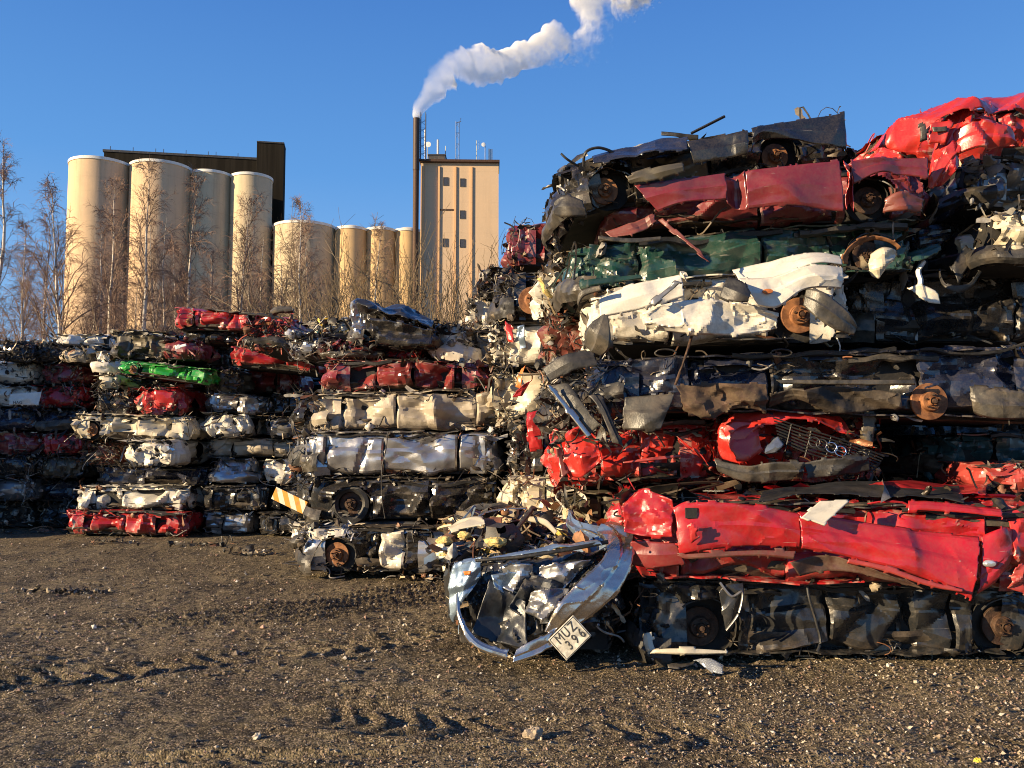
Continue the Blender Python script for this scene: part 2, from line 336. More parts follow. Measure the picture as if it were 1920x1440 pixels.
# ------------------------------------------------------------------ crushed cars
DISC_PROF = [(0, .0), (.028, .0), (.03, -.012), (.034, .012), (.036, .022), (.068, .024), (.074, .034), (.076, .06), (.082, .064), (.138, .064), (.142, .068), (.142, .086), (.136, .09), (.0, .09)]
def brake_disc(parent, x, z, y, r=.14, mat=None, tyre=False, tilt=0.0):
    k = r / .142; b = MB(); b.lathe([(a * k, y + d * k) for a, d in DISC_PROF], (x, 0, z), 'y', 36)
    o = b.build('brake_disc', mat or M_RUST, parent, 28)
    h = MB()
    for j in range(5):
        an = j * 1.2566 + .3; h.lathe([(0, y - .004 * k), (.008 * k, y - .004 * k), (.009 * k, y + .03 * k)], (x + .052 * k * math.cos(an), 0, z + .052 * k * math.sin(an)), 'y', 6)
    h.lathe([(0, y - .03 * k), (.018 * k, y - .028 * k), (.02 * k, y + .02 * k)], (x, 0, z), 'y', 12)
    h.build('hub_bolts', M_DRUST, o, 30)
    if tyre:
        t = MB(); t.lathe([(r * 1.02, y + .02), (r * 1.3, y - .01), (r * 1.62, y + .0), (r * 1.72, y + .04), (r * 1.74, y + .14), (r * 1.5, y + .2), (r, y + .2)], (x, 0, z), 'y', 32)
        t.build('tyre', M_RUBBER, parent, 40)
    return o
def bale(label, pk, Lc, Rc, W=1.5, seed=1, cs=.03, amp=.095, wheels=(), segs=None, end=False, D=3.6, both=None, nscrap=150, wa=14, extra=(),
         accent=None, roofpk=None, roofdrop=.1, group='crushed cars stacked in bales', name='crushed_car', bumper=True, lamps=0, discmat=None, tyre=False, cover=1.0, grime=0.0, topscrap=0, endamp=.11, segpk=None, pinchk=1.0, fill=(.07, .90), acc=.035, endn=None):
    rng = np.random.default_rng(seed * 7919 + 13); o2 = 3 if cs < .045 else 2
    P = PM(pk); accent = accent or PAINT[pk]['rgb']; RP = PM(roofpk) if roofpk else P
    TL, BL, TR, BR = PX(Lc[0], Lc[1], Lc[3]), PX(Lc[0], Lc[2], Lc[3]), PX(Rc[0], Rc[1], Rc[3]), PX(Rc[0], Rc[2], Rc[3])
    d = BR - BL; yaw = math.atan2(d.y, d.x); tilt = math.asin(d.z / d.length); HL, HR = TL.z - BL.z, TR.z - BR.z
    back = Vector((-math.sin(yaw), math.cos(yaw), 0)); mid = (BL + BR) / 2
    if end:
        L, W = D, d.length; root = thing(name, label, 'crushed car', mid + back * L / 2, (tilt, 0, yaw + math.pi / 2), group); HL = HR = (HL + HR) / 2
        both = True if both is None else both
    else:
        L = d.length; root = thing(name, label, 'crushed car', mid + back * W / 2, (0, -tilt, yaw), group)
    H = (HL + HR) / 2
    def Hx(x): return HL + (HR - HL) * (np.asarray(x) / L + .5)
    wz = lambda f: .36 * float(Hx((f - .5) * L)) if not end else .3 * H
    whl = [((f - .5) * L, wz(f)) for f in wheels]; ar = min(.25, .43 * H)
    # --- painted flanks, split into wings and doors
    if segs is None and cs >= .022 and not end: segs = [[0, rng.uniform(.3, .7), 1], [0, rng.uniform(.2, .42), rng.uniform(.55, .85), 1], [0, rng.uniform(.12, .25), rng.uniform(.38, .6), rng.uniform(.7, .88), 1]][int(rng.integers(3))]
    segs = segs or [0, .25 + rng.uniform(-.03, .03), .5 + rng.uniform(-.03, .03), .74 + rng.uniform(-.03, .03), 1]
    nseg = len(segs) - 1; pinch = rng.random(nseg + 1) ** 2 * pinchk * .6
    for sgn in ((1, -1) if both else (1,)):
        for k in range(nseg):
            x0, x1 = (segs[k] - .5) * L + .006, (segs[k + 1] - .5) * L - .006
            if cover < 1 and rng.random() > cover: continue
            c = cs if (sgn == 1 and not end) else cs * 1.6
            nu, nv = max(7, int((x1 - x0) / c)), max(7, int(.8 * H / c) + 3)
            X, Vv = np.meshgrid(np.linspace(x0, x1, nu), np.linspace(0, 1, nv), indexing='ij'); h = Hx(X)
            nx = perlin(X * 1.6, 3.3 * sgn, seed * 1.3, seed); nx2 = perlin(X * 4.1, 7.7 * sgn, seed * 1.3, seed + 5)
            rk = rng.normal() * .05 * (X - (x0 + x1) / 2) + rng.normal() * .012; zlo = h * (fill[0] + .16 * nx + .08 * nx2) + rk; zhi = rk * .6 + h * (fill[1] + .09 * perlin(X * 2.2, 1.1, seed, seed + 3) + .05 * nx2)
            Z = zlo + (zhi - zlo) * Vv
            bul = np.interp(Vv, [0, .07, .4, .60, .64, .94, 1], [-.06, .0, .045, .035, .004, .0, -.045]); bul = bul * (1 + .8 * nx) + .03 * np.sin((Vv * 5 + nx * 3)) * nx2 * 2
            ef = sstep(.30, .5, np.abs(X) / L); cr = crump(X * 1.05, Z * 2.1 + sgn * 9, seed * 3 + k, o2)
            yo = bul + cr * amp * (.45 + .6 * rng.random() + 1.3 * ef) - .13 * ef ** 2 + rng.normal() * .014 + (X - (x0 + x1) / 2) * rng.normal() * .035
            ac_ = sstep(.36, .5, np.abs(X) / L); yo = yo + ac_ * .045 * tri(X * 5 + .8 * perlin(Z * 5, X, 0, seed)) + .35 * amp * worley(X * .7, Z * .5 + 5, seed + 31)
            dx = np.minimum(X - x0, x1 - X); dz = np.minimum(Vv, 1 - Vv) * (zhi - zlo); dd = np.clip(np.minimum(dx, dz * 1.3) / .02, 0, 1); yo = yo - .022 * (1 - np.sqrt(1 - (1 - dd) ** 2))
            for q in range(int(3 + 3.2 * (x1 - x0))):
                an = rng.uniform(-.5, .5) if q % 2 == 0 else rng.uniform(.7, 1.9); cxx, czz = rng.uniform(x0, x1), rng.uniform(.1, .8) * H; dl = -(X - cxx) * math.sin(an) + (Z - czz) * math.cos(an) + .05 * nx2
                yo = yo + rng.choice([-1, -1, 1]) * rng.uniform(.3, 1.1) * amp * np.clip(1 - np.abs(dl) / rng.uniform(.06, .2), 0, 1) * sstep(.9, .1, np.hypot(X - cxx, Z - czz) / rng.uniform(.4, 1.1))
            pin = pinch[k] * np.exp(-(dxl := X - x0) / .09) + pinch[k + 1] * np.exp(-(x1 - X) / .09); yo = yo - pin * (.09 + .06 * tri(X * 9 + Z * 3))
            keep = perlin(X * 7, Z * 7, 4, seed + k) + 3.2 * np.minimum(dz / .06, 1) > -.25
            for wx, wz_ in whl if sgn == 1 else ():
                rr = np.hypot(X - wx, np.maximum(Z - wz_, 0) * 1.12) + .02 * perlin(X * 9, Z * 9, 2, seed); keep &= rr > ar; lip = np.exp(-((rr - ar - .02) / .03) ** 2); yo = yo + .028 * lip
            Xd = X + .03 * perlin(X * 2, Z * 4, 8, seed) + rng.normal() * .008; Zd = Z + .035 * perlin(X * 2.4, Z * 3, 5, seed + 2) * (h / .6)
            g = np.clip(.85 - Vv * 2.0, 0, 1) * .9 + .25 * np.clip(cr, 0, 1) + grime
            nm = ('front_wing', 'door', 'door', 'rear_wing')[k] if nseg == 4 else 'body_panel'
            m_ = PM(segpk[k]) if segpk and segpk[k] else P
            sheet(nm, np.stack([Xd, -sgn * (W / 2 + yo), Zd], -1)[:, ::sgn], m_, root, None, keep[:, ::sgn], g[:, ::sgn])
        # sill and underside pressed flat below the doors
        c = cs * 1.3; nu = max(9, int(L / c)); X, Vv = np.meshgrid(np.linspace(-.48 * L, .48 * L, nu), np.linspace(0, 1, 9), indexing='ij'); h = Hx(X)
        e = perlin(X * 3, 2, seed, seed + 9) * .05
        Y = W / 2 - .02 - .10 * (1 - Vv) ** 2 * 1.5 + .05 * crump(X * 2, Vv * 1.0, seed + 77, 2) + e; Z = h * (-.005 + .30 * Vv) + .03 * perlin(X * 4, Vv * 2, 1, seed) * Vv + .035 * (1 - Vv) * np.clip(perlin(X * 2.2, 0, 3, seed) + .25, 0, 1)
        keep = np.ones(X.shape, bool)
        for wx, wz_ in whl if sgn == 1 else (): keep &= np.abs(X - wx) > ar * .8
        sheet('sill', np.stack([X, -sgn * Y, Z], -1)[:, ::sgn], M_UNDER, root, None, keep)
    # --- black heart of the bale
    V, Q = [], []; nn = 0
    lx, ly = .475 * L, W / 2 - .10
    for (a, b, fn) in ((22, 7, lambda u, v: (u * lx, -ly + 0 * u, v)), (22, 7, lambda u, v: (-u * lx, ly + 0 * u, v)), (8, 7, lambda u, v: (lx + 0 * u, u * ly, v)), (8, 7, lambda u, v: (-lx + 0 * u, -u * ly, v))):
        U, T = np.meshgrid(np.linspace(-1, 1, a), np.linspace(.02, .9, b), indexing='ij'); x, y, t = fn(U, T); z = t * Hx(x)
        Pp = np.stack([x + .03 * perlin(y * 5, z * 6, 1, seed), y + .04 * perlin(x * 4, z * 7, 2, seed), z], -1); V.append(Pp.reshape(-1, 3)); Q.append(gridfaces(a, b) + nn); nn += a * b
    for zf, fl in ((.9, 1), (.02, -1)):
        X, Y = np.meshgrid(np.linspace(-lx, lx, 22), np.linspace(-ly, ly, 8)[::fl], indexing='ij'); z = zf * Hx(X) + (.04 * perlin(X * 4, Y * 4, 3, seed) if fl > 0 else 0)
        V.append(np.stack([X, Y, z], -1).reshape(-1, 3)); Q.append(gridfaces(22, 8) + nn); nn += 176
    mkobj('interior', np.concatenate(V), np.concatenate(Q), M_CORE, root, 40)
    # --- roof, bonnet and boot lid pressed down as creased sheets
    def top(nm, xa, xb, zf, drop, mat, a, sd, yf=0.0):
        nu, nv = max(10, int((xb - xa) / cs / 1.15)), max(12, int(W / cs / 1.3))
        X, Vv = np.meshgrid(np.linspace(xa, xb, nu), np.linspace(0, 1, nv), indexing='ij'); h = Hx(X)
        s = Vv * (W + drop + .1) - drop; yb = -W / 2 + np.maximum(s, 0) + .02 + yf; down = np.maximum(-s, 0)
        er = perlin(X * 2.3, 1, sd, seed + 41); yb = yb + .07 * er * (1 - Vv) + .04 * perlin(X * 6, 2, sd, seed)
        cr = crump(X * 1.2, yb * 1.6, seed + sd, o2); z = h * zf + a * cr - down * (.8 + .5 * er) - .03 * np.exp(-(s / .06) ** 2) + .05 * perlin(X * 1.1, yb * .8, sd, seed)
        z = np.minimum(z, h * 1.0 + .02 * er)
        keep = (perlin(X * 5, yb * 5, 9, seed + sd) > -.42) | (Vv < .25)
        sheet(nm, np.stack([X + .05 * perlin(yb * 3, X, 3, seed), yb - down * .2, z], -1), mat, root, None, keep, .25 * np.clip(-cr, 0, 1) + .15 + grime)
    top('roof', -.27 * L, .30 * L, .97, roofdrop, RP, .05, 51); top('bonnet', -.5 * L, -.25 * L, .90, .05, P, .075, 52, .02); top('boot_lid', .27 * L, .5 * L, .91, .05, P, .07, 53, .02)
    # --- crumpled ends that wrap round both corners
    for s in ((-1,) if end else (-1, 1)):
        c = cs * (1.0 if end else 1.15); Lp = W + .7; nu, nv = int(Lp / c), max(8, int(.85 * H / c))
        U, Vv = np.meshgrid(np.linspace(-1, 1, nu), np.linspace(0, 1, nv), indexing='ij'); th = U * math.pi / 2
        e = .34; cx = np.abs(np.cos(th)) ** .42; sy_ = np.sign(th) * np.abs(np.sin(th)) ** .42 if False else np.sin(th) * (1 + .18 * np.cos(th) ** 2)
        sy_ = np.clip(np.sign(th) * np.abs(np.sin(th)) ** .75 * 1.02, -1, 1)
        n1 = perlin(U * 3, 1.5, s * 3 + seed, seed + 61)
        h = H if end else Hx(s * L / 2) * np.ones_like(U)
        zlo, zhi = h * (.04 + .1 * n1), h * (.92 + .10 * perlin(U * 2.4, 4, seed, seed + 62)); Z = zlo + (zhi - zlo) * Vv
        arc = U * Lp / 2; cr = crump(arc * 1.7, Z * 2.2 + s * 5, seed + 63 + s, o2)
        out = endamp * cr + acc * tri(arc * (3.2 if acc < .05 else 6.5) + perlin(arc * 2, Z * 4, 0, seed)) * (perlin(arc * 2, Z * 2, 5, seed) + .5) + np.interp(Vv, [0, .2, .45, .8, 1], [-.03, .02, .04, .0, -.07]) * (1 + n1)
        r = np.stack([s * (L / 2 - e + (e + out) * cx), sy_ * (W / 2 - .02 + out * .5), Z + .05 * perlin(arc * 3, Z * 3, 4, seed)], -1)
        keep = perlin(arc * 4, Z * 5, 2, seed + s) + 2.2 * np.minimum(Vv, 1 - Vv) * 3 > -.16
        sheet('nose_panel' if s < 0 else 'tail_panel', r[:, ::(-1 if s > 0 else 1)] if False else (r if s < 0 else r[::-1]), P, root, None, keep if s < 0 else keep[::-1], np.clip(.6 - Vv * 1.6, 0, 1) + .2 * np.clip(-cr, 0, 1) + grime)
        if bumper:
            a0, a1 = (-.95, .35 + .5 * rng.random()) if s < 0 else (-.35 - .5 * rng.random(), .95); nu = int((a1 - a0) * Lp / 2 / c) + 6
            U, Vv = np.meshgrid(np.linspace(a0, a1, nu), np.linspace(0, 1, 9), indexing='ij'); th = U * math.pi / 2; cx = np.abs(np.cos(th)) ** .45; sy_ = np.sign(th) * np.abs(np.sin(th)) ** .8
            n1 = perlin(U * 2, 3, s + seed, seed + 71); z0 = h if np.isscalar(h) else h.mean(); hb = .26 + .1 * rng.random()
            zz = z0 * (.06 + .10 * n1 + .12 * rng.normal() * U) + np.abs(z0) * hb * Vv * 1.25
            out = .085 + .05 * np.sin(Vv * math.pi) + .05 * n1 + .05 * crump(U * 2, Vv * .8, seed + 72 + s, 2)
            r = np.stack([s * (L / 2 - e + (e + out) * cx), sy_ * (W / 2 + out), zz], -1)
            sheet('bumper', r if s < 0 else r[::-1], rng.choice(np.array([M_PLAST, M_GPLAST, P], object), p=[.5, .3, .2]), root)
        for q in range(lamps):
            y = (-1 if q % 2 == 0 else 1) * W * (.36 + .04 * rng.random()); v, f, _ = chunks(rng, np.array([[s * (L / 2 + .0), y, H * (.5 + .1 * rng.random())]]), np.array([.1]), .5)
            mkobj('headlight', v, f, M_LAMP if rng.random() < .6 else M_REDLENS, root, 30)
    # --- wheels
    for wx, wz_ in whl:
        brake_disc(root, wx + rng.normal() * .02, wz_, -W / 2 - .02, min(.15, .27 * H), discmat, tyre)
        an = np.linspace(rng.uniform(-.3, .4), math.pi - rng.uniform(-.2, .9), 18); rw = 1 + .12 * perlin(an * 1.6, 1, 0, seed); pts = np.stack([wx + (ar + .012) * rw * np.cos(an), np.full(18, -W / 2 - .04) + .03 * np.sin(an * 4 + seed), wz_ + (ar + .012) * rw * np.sin(an) * .85], -1)
        b = MB(); b.tube(pts, .008, 5); b.build('arch_lip', M_PLAST if rng.random() < .6 else P, root)
        b = MB(); b.lathe([(ar * 1.0, -W / 2 + .03), (ar * .98, -W / 2 + .22), (0, -W / 2 + .24)], (wx, 0, wz_), 'y', 20); b.build('wheel_housing', M_CORE, root)
    # --- window band: trims, seals and broken stuff squeezed between doors and roof
    if not end:
        for k in range(3 if cs < .02 else 2 if cs < .03 else 1):
            xa = rng.uniform(-.45, .25) * L; xb = min(.47 * L, xa + rng.uniform(.15, .42) * L); n = 26; x = np.linspace(xa, xb, n)
            y = -W / 2 - .005 - .05 * rng.random() + .04 * perlin(x * 2, 1, k, seed); z = Hx(x) * (.80 + .14 * rng.random()) + .10 * perlin(x * 1.3, 2, k, seed) + .06 * perlin(x * 4, 3, k, seed); ww = (.012 + .018 * rng.random()) * (1 + .8 * perlin(x * 5, 4, k, seed))
            Pp = np.stack([np.stack([x, y + .012, z - ww], -1), np.stack([x, y - .015, z - ww * .6], -1), np.stack([x, y - .02, z + ww * .5], -1), np.stack([x, y + .02, z + ww], -1)], 1)
            sheet('window_trim', Pp, (M_RUBBER, M_PLAST, M_GPLAST)[k % 3], root)
    if not end:
        for k in range(3 if cs < .022 else 2 if cs < .04 else 0):
            xa = rng.uniform(-.5, -.05) * L; xb = min(.5 * L, xa + rng.uniform(.35, .8) * L); n = max(20, int((xb - xa) / .03)); x = np.linspace(xa, xb, n); z = Hx(x) * (.93 + .05 * rng.random() - .9 * (k == 2)) + .05 * perlin(x * 1.4, 5, k, seed) + .025 * perlin(x * 5, 6, k, seed)
            yf = -W / 2 - .03 - .07 * perlin(x * 2.5, 7, k, seed) - .03 * perlin(x * 11, 8, k, seed) - .02 * tri(x * 4.3 + k); lip = .03 * perlin(x * 3, 9, k, seed)
            pts = [np.stack([x, yf + .30, z + .01], -1), np.stack([x, yf + .10, z + .012 + .3 * lip], -1), np.stack([x, yf, z + lip], -1), np.stack([x, yf + .004, z + lip - .012], -1), np.stack([x, yf + .12, z - .008 + .3 * lip], -1), np.stack([x, yf + .30, z - .008], -1)]
            sheet('pressed_sheet', np.stack(pts[::-1], 1), (P, M_UNDER, PM('grey'), P, M_UNDER)[int(rng.integers(5))], root, None, None, .35 + 0 * pts[0][:, :1] + np.zeros((n, 6)))
    # --- scrap
    N = nscrap
    if N:
        if end:
            n1 = int(N * .7); y = rng.uniform(-.5, .5, n1) * W; z = rng.uniform(.05, 1.0, n1) * H; x = -L / 2 + rng.uniform(-.10, .10, n1)
            C = np.stack([x, y, z], -1); A = np.stack([rng.normal(size=n1) * .4, rng.normal(size=n1), rng.normal(size=n1) * .7], -1)
            n2 = N - n1; s_ = rng.choice([-1, 1], n2); C2 = np.stack([rng.uniform(-.5, -.1, n2) * L, s_ * (W / 2 + rng.uniform(-.1, .03, n2)), rng.uniform(.1, 1, n2) * H], -1); A2 = np.stack([rng.normal(size=n2), rng.normal(size=n2) * .3, rng.normal(size=n2) * .4], -1)
        else:
            n1 = int(N * (endn or .5)); x = rng.uniform(-.5, .5, n1) * L; band = rng.random(n1); zf = np.where(band < .62, rng.normal(.86, .07, n1), rng.uniform(.0, .2, n1))
            C = np.stack([x, -W / 2 + rng.uniform(-.05, .10, n1), np.clip(zf, .02, 1.0) * Hx(x)], -1); A = np.stack([rng.normal(size=n1) * 1.6, rng.normal(size=n1) * .5, rng.normal(size=n1) * .35], -1)
            n2 = N - n1; s_ = rng.choice([-1, 1], n2) if endn is None else -np.ones(n2); C2 = np.stack([s_ * (L / 2 + rng.uniform(-.22, .04, n2)), rng.uniform(-.56, .35, n2) * W, rng.uniform(.0, 1.0, n2) * H], -1); A2 = np.stack([rng.normal(size=n2) * .6, rng.normal(size=n2) * .7, rng.normal(size=n2)], -1)
        C = np.r_[C, C2]; A = np.r_[A, A2]; scrap('crushed_filling', rng, root, C, A, np.full(len(C), .14 if cs < .04 else .2) * rng.uniform(.4, 1.4, len(C)), accent, wa, extra)
    if topscrap:
        x = rng.uniform(-.5, .5, topscrap) * L; C = np.stack([x, rng.uniform(-.5, .4, topscrap) * W, Hx(x) * 1.0 + rng.uniform(-.02, .05, topscrap)], -1)
        A = np.stack([rng.normal(size=topscrap), rng.normal(size=topscrap), rng.normal(size=topscrap) * .2], -1); scrap('torn_sheets', rng, root, C, A, rng.uniform(.1, .4, topscrap), accent, wa, extra, mat=M_SCRAPM)
    root['L'] = L; root['H'] = H; root['W'] = W
    return root

# ------------------------------------------------------------------ ground
def ground():
    xs = np.arange(-8.2, 8.2, .022); g = np.geomspace(.03, 900, 70).cumsum(); g = g * 1500 / g[-1]; xs = np.r_[-8.2 - g[::-1], xs, 8.2 + g]
    ys = [3.2]
    while ys[-1] < 17: ys.append(ys[-1] + max(.011, .0042 * ys[-1] ** 1.0 * (1 if ys[-1] < 9 else 1.8)))
    ys = np.array(ys); gb = np.geomspace(.05, 30, 24).cumsum(); gf = np.geomspace(.1, 900, 60).cumsum(); gf *= 2500 / gf[-1]; ys = np.r_[3.2 - gb[::-1], ys, ys[-1] + gf]
    X, Y = np.meshgrid(xs, ys, indexing='ij')
    near = (np.abs(X) < 9) & (Y < 18) & (Y > 2.5); x, y = X[near], Y[near]
    h = .04 * fbm(x * .45, y * .45, 0, 3, 3) + .030 * fbm(x * 2.2, y * 2.2, 1, 9, 3)
    c1 = fbm(x * 9, y * 9, 2, 17, 3); h += .016 * np.clip(c1, -.22, .6) * (1 + .8 * fbm(x * .7, y * .7, 5, 21, 2)); h += .009 * np.abs(perlin(x * 38, y * 38, 2, 33))
    def rut(cx, cy, R, wd, depth, pitch, ph, a0, a1):
        nonlocal h
        rx, ry = x - cx, y - cy; r = np.hypot(rx, ry); an = np.arctan2(ry, rx); d = (r - R) / wd + .25 * perlin(x * 1.5, y * 1.5, 6, 5)
        win = np.exp(-np.abs(d) ** 4) * sstep(a0, a0 + .04, an) * sstep(a1, a1 - .04, an)
        win = win * sstep(-.25, .45, perlin(x * .8, y * .8, ph * 9 + R, 55)); lug = tri(an * R / pitch + .5 * perlin(x * 4, y * 4, 3, 5) + np.abs(d) * .8 + ph); h = h + win * (-depth + depth * 1.1 * sstep(-.1, .6, lug)) + depth * .7 * np.exp(-((np.abs(d) - 1.25) / .25) ** 2) * sstep(a0, a0 + .04, an) * sstep(a1, a1 - .04, an)
    rut(-2.6, 32.0, 27.40, .11, .06, .17, 0, -1.575, -1.475); rut(-2.6, 32.0, 27.72, .10, .02, .17, .4, -1.62, -1.42)
    for q in range(7): rut(-9.5, 16.5, 10.2 + q * .17, .05, .04, .16, q * .3, -1.0 + .02 * q, -.58 + .02 * q)
    for q in range(4): rut(-8.5, 15.0, 9.6 + q * .2, .07, .03, .2, q * .4, -1.35, -1.0)
    rut(3.0, 20, 15.2, .2, .03, .2, .3, -1.9, -1.3); rut(-10, 24, 19.0, .25, .045, .22, .3, -1.25, -.95)
    wet = fbm(x * .35, y * .55, 7, 61, 3); h -= .02 * sstep(.15, .5, wet)
    h += .05 * np.exp(-(((x + 1.05) / .42) ** 2 + ((y - 5.55) / .1) ** 2)) - .055 * np.exp(-(((x + 1.0) / .45) ** 2 + ((y - 5.85) / .13) ** 2))
    Z = np.zeros_like(X); Z[near] = h * sstep(9, 8, np.abs(x)) * sstep(18, 16, y) * sstep(2.5, 3.1, y)
    far = ~near; Z[far] = -.0
    V = np.stack([X, Y, Z], -1).reshape(-1, 3)
    g = NT('gravel_ground'); v = g.coords(False)
    n1 = g.noise(v, .8, 6, .65); n2 = g.noise(v, 16, 7, .68); n3 = g.noise(v, 95, 4, .6)
    vo = g.n('TexVoronoi'); vo.inputs['Scale'].default_value = 85; g.l(v, vo.inputs['Vector']); hs_ = g.n('SeparateColor'); g.l(vo.outputs['Color'], hs_.inputs[0])
    base = g.mix(g.ramp(n1, .38, .62), (.130, .098, .050), (.33, .26, .14)); base = g.mix(g.ramp(n2, .35, .7), tuple(c * .5 for c in (.07, .05, .03)), base)
    base = g.mix(g.math('MULTIPLY', g.ramp(hs_.outputs[0], .62, .95), .75), base, (.42, .32, .21)); base = g.mix(g.math('MULTIPLY', g.ramp(hs_.outputs[1], .8, .95), .6), base, (.02, .016, .012))
    g.l(base, g.p.inputs['Base Color']); g.p.inputs['Roughness'].default_value = .85; g.p.inputs['Specular IOR Level'].default_value = .25
    hh = g.math('ADD', g.math('MULTIPLY', n2, .9), g.math('MULTIPLY', n3, .5)); hh = g.math('SUBTRACT', hh, g.math('MULTIPLY', vo.outputs['Distance'], .35)); g.bump(hh, 1.0, .035)
    o = mkobj('ground', V, gridfaces(len(xs), len(ys)), g.m, None, 180); o['kind'] = 'structure'
    # loose gravel
    rng = np.random.default_rng(5); n = 120000; yy = 3.9 * (15.5 / 3.9) ** (rng.random(n) ** 1.25); xx = rng.uniform(-.72, .72, n) * yy; dn = .42 + .55 * fbm(xx * .9, yy * .9, 2, 71, 3) + .40 * np.clip(xx, -1.2, 2) / 2 * sstep(8, 5, yy); ok = rng.random(n) < dn; xx, yy = xx[ok], yy[ok]; n = len(xx)
    ix = np.clip(np.searchsorted(xs, xx), 0, len(xs) - 1); iy = np.clip(np.searchsorted(ys, yy), 0, len(ys) - 1); zz = Z[ix, iy]
    s = np.clip(rng.lognormal(-5.2, .5, n), .002, .022) * np.clip(yy / 5.5, .9, 1.4)
    oc = np.array([(1, 0, 0), (0, 1, 0), (-1, 0, 0), (0, -1, 0), (0, 0, 1), (0, 0, -1)], float)[None] * rng.uniform(.55, 1.2, (n, 6, 1)); an = rng.uniform(0, 6.28, n); c, sn = np.cos(an)[:, None], np.sin(an)[:, None]
    V = np.stack([oc[..., 0] * c - oc[..., 1] * sn, oc[..., 0] * sn + oc[..., 1] * c, oc[..., 2] * .7 + (oc[..., 0] + oc[..., 1]) * rng.normal(size=(n, 1)) * .35], -1) * s[:, None, None] + np.stack([xx, yy, zz + s * .25], -1)[:, None]
    f = np.array([(0, 1, 4), (1, 2, 4), (2, 3, 4), (3, 0, 4), (1, 0, 5), (2, 1, 5), (3, 2, 5), (0, 3, 5)])
    pal = np.array([(.40, .33, .24), (.28, .21, .14), (.16, .12, .08), (.09, .065, .04), (.05, .04, .03), (.34, .21, .15), (.55, .49, .40)]); pi_ = rng.choice(7, n, p=[.15, .18, .21, .19, .13, .08, .06])
    g = NT('pebbles'); at = g.n('Attribute', attribute_name='col'); g.l(at.outputs['Color'], g.p.inputs['Base Color']); g.p.inputs['Roughness'].default_value = .7
    o = mkobj('loose_gravel', V.reshape(-1, 3), (f[None] + (np.arange(n) * 6)[:, None, None]).reshape(-1, 3), g.m, None, None, {'col': np.repeat(pal[pi_] * rng.uniform(.7, 1.2, (n, 1)), 6, 0)}); o['kind'] = 'stuff'
    return lambda a, b: float(Z[np.clip(np.searchsorted(xs, a), 0, len(xs) - 1), np.clip(np.searchsorted(ys, b), 0, len(ys) - 1)])
GZ = ground()

# ------------------------------------------------------------------ silos, mill tower, chimney
def concrete(name, rgb, rgb2, streak=.5, corr=0.0):
    g = NT(name); v = g.coords(); mp = g.n('Mapping'); mp.inputs['Scale'].default_value = (1, 1, .045); g.l(v, mp.inputs[0])
    n1 = g.noise(mp.outputs[0], .9, 6, .65); n2 = g.noise(v, .22, 5, .6); n3 = g.noise(v, 5, 4)
    base = g.mix(g.ramp(n2, .32, .68), rgb, rgb2); base = g.mix(g.math('MULTIPLY', g.ramp(n1, .46, .72), streak), base, tuple(c * .42 for c in rgb))
    base = g.mix(g.math('MULTIPLY', g.ramp(n3, .5, .7), .15), base, tuple(min(1, c * 1.3) for c in rgb)); g.l(base, g.p.inputs['Base Color']); g.p.inputs['Roughness'].default_value = .85; g.p.inputs['Specular IOR Level'].default_value = .2
    sp_ = g.n('SeparateXYZ'); g.l(v, sp_.inputs[0]); jt = g.math('GREATER_THAN', g.math('FRACT', g.math('MULTIPLY', sp_.outputs[2], .42)), .965); base = g.mix(g.math('MULTIPLY', jt, g.math('MULTIPLY', g.ramp(n2, .3, .7), .28)), base, tuple(c * .5 for c in rgb)); g.l(base, g.p.inputs['Base Color'])
    g.bump(n3, .15, .05); return g.m
M_WHITE = plain('white_metal', (.72, .72, .70), .5, 0, .1, .1, .1); M_MAST = plain('grey_steel', (.16, .17, .18), .5, .4, .2, .1, .1)
M_SILO = concrete('peach_silo_concrete', (.64, .45, .27), (.53, .385, .25), .5); M_SILO2 = concrete('grey_silo_concrete', (.56, .45, .29), (.46, .37, .25), .45)
M_SILO3 = concrete('ochre_silo_concrete', (.60, .41, .20), (.48, .34, .19), .5); M_RIM = plain('white_rim', (.70, .68, .62), .7, 0, .1, .2, .1, .5)
def ribbed(name, rgb, per, metal=0.0):
    g = NT(name); v = g.coords(False); wv = g.n('TexWave', wave_type='BANDS', bands_direction='X'); wv.inputs['Scale'].default_value = per; g.l(v, wv.inputs['Vector'])
    n2 = g.noise(v, .35, 5, .6); mp = g.n('Mapping'); mp.inputs['Scale'].default_value = (1.6, 1.6, .03); g.l(v, mp.inputs[0]); n1 = g.noise(mp.outputs[0], 1, 4)
    base = g.mix(g.ramp(n1, .35, .65), tuple(c * .7 for c in rgb), tuple(c * 1.2 for c in rgb)); g.l(base, g.p.inputs['Base Color']); g.p.inputs['Roughness'].default_value = .9; g.p.inputs['Specular IOR Level'].default_value = .05
    g.bump(wv.outputs[0], .4, .12); return g.m
SD = 132.0
def px2m(Y): return Y / F
def silo(cx, wpx, top, Y, mat, label, squash=1.0):
    r = wpx / 2 * px2m(Y); c = PX(cx, top, Y + r * .6); r *= 1.05; c.x *= (Y + r) / (Y + r * .6); root = thing('grain_silo', label, 'silo', (c.x, Y + r, 0), (0, 0, 0), 'grain silos')
    H = c.z - .9; b = MB(); prof = [(r, 0.0), (r, H * .25), (r, H * .5), (r, H * .75), (r, H - .35)]; b.lathe(prof, (0, 0, 0), 'z', 96); b.build('silo_wall', mat, root, 60)
    b = MB(); b.lathe([(r + .003, H - .35), (r + .13, H - .35), (r + .13, H + .1), (r - .1, H + .12), (r * .5, H + .55), (.05, H + .62)], (0, 0, 0), 'z', 96); b.build('roof_rim', M_RIM, root, 40)
    return root
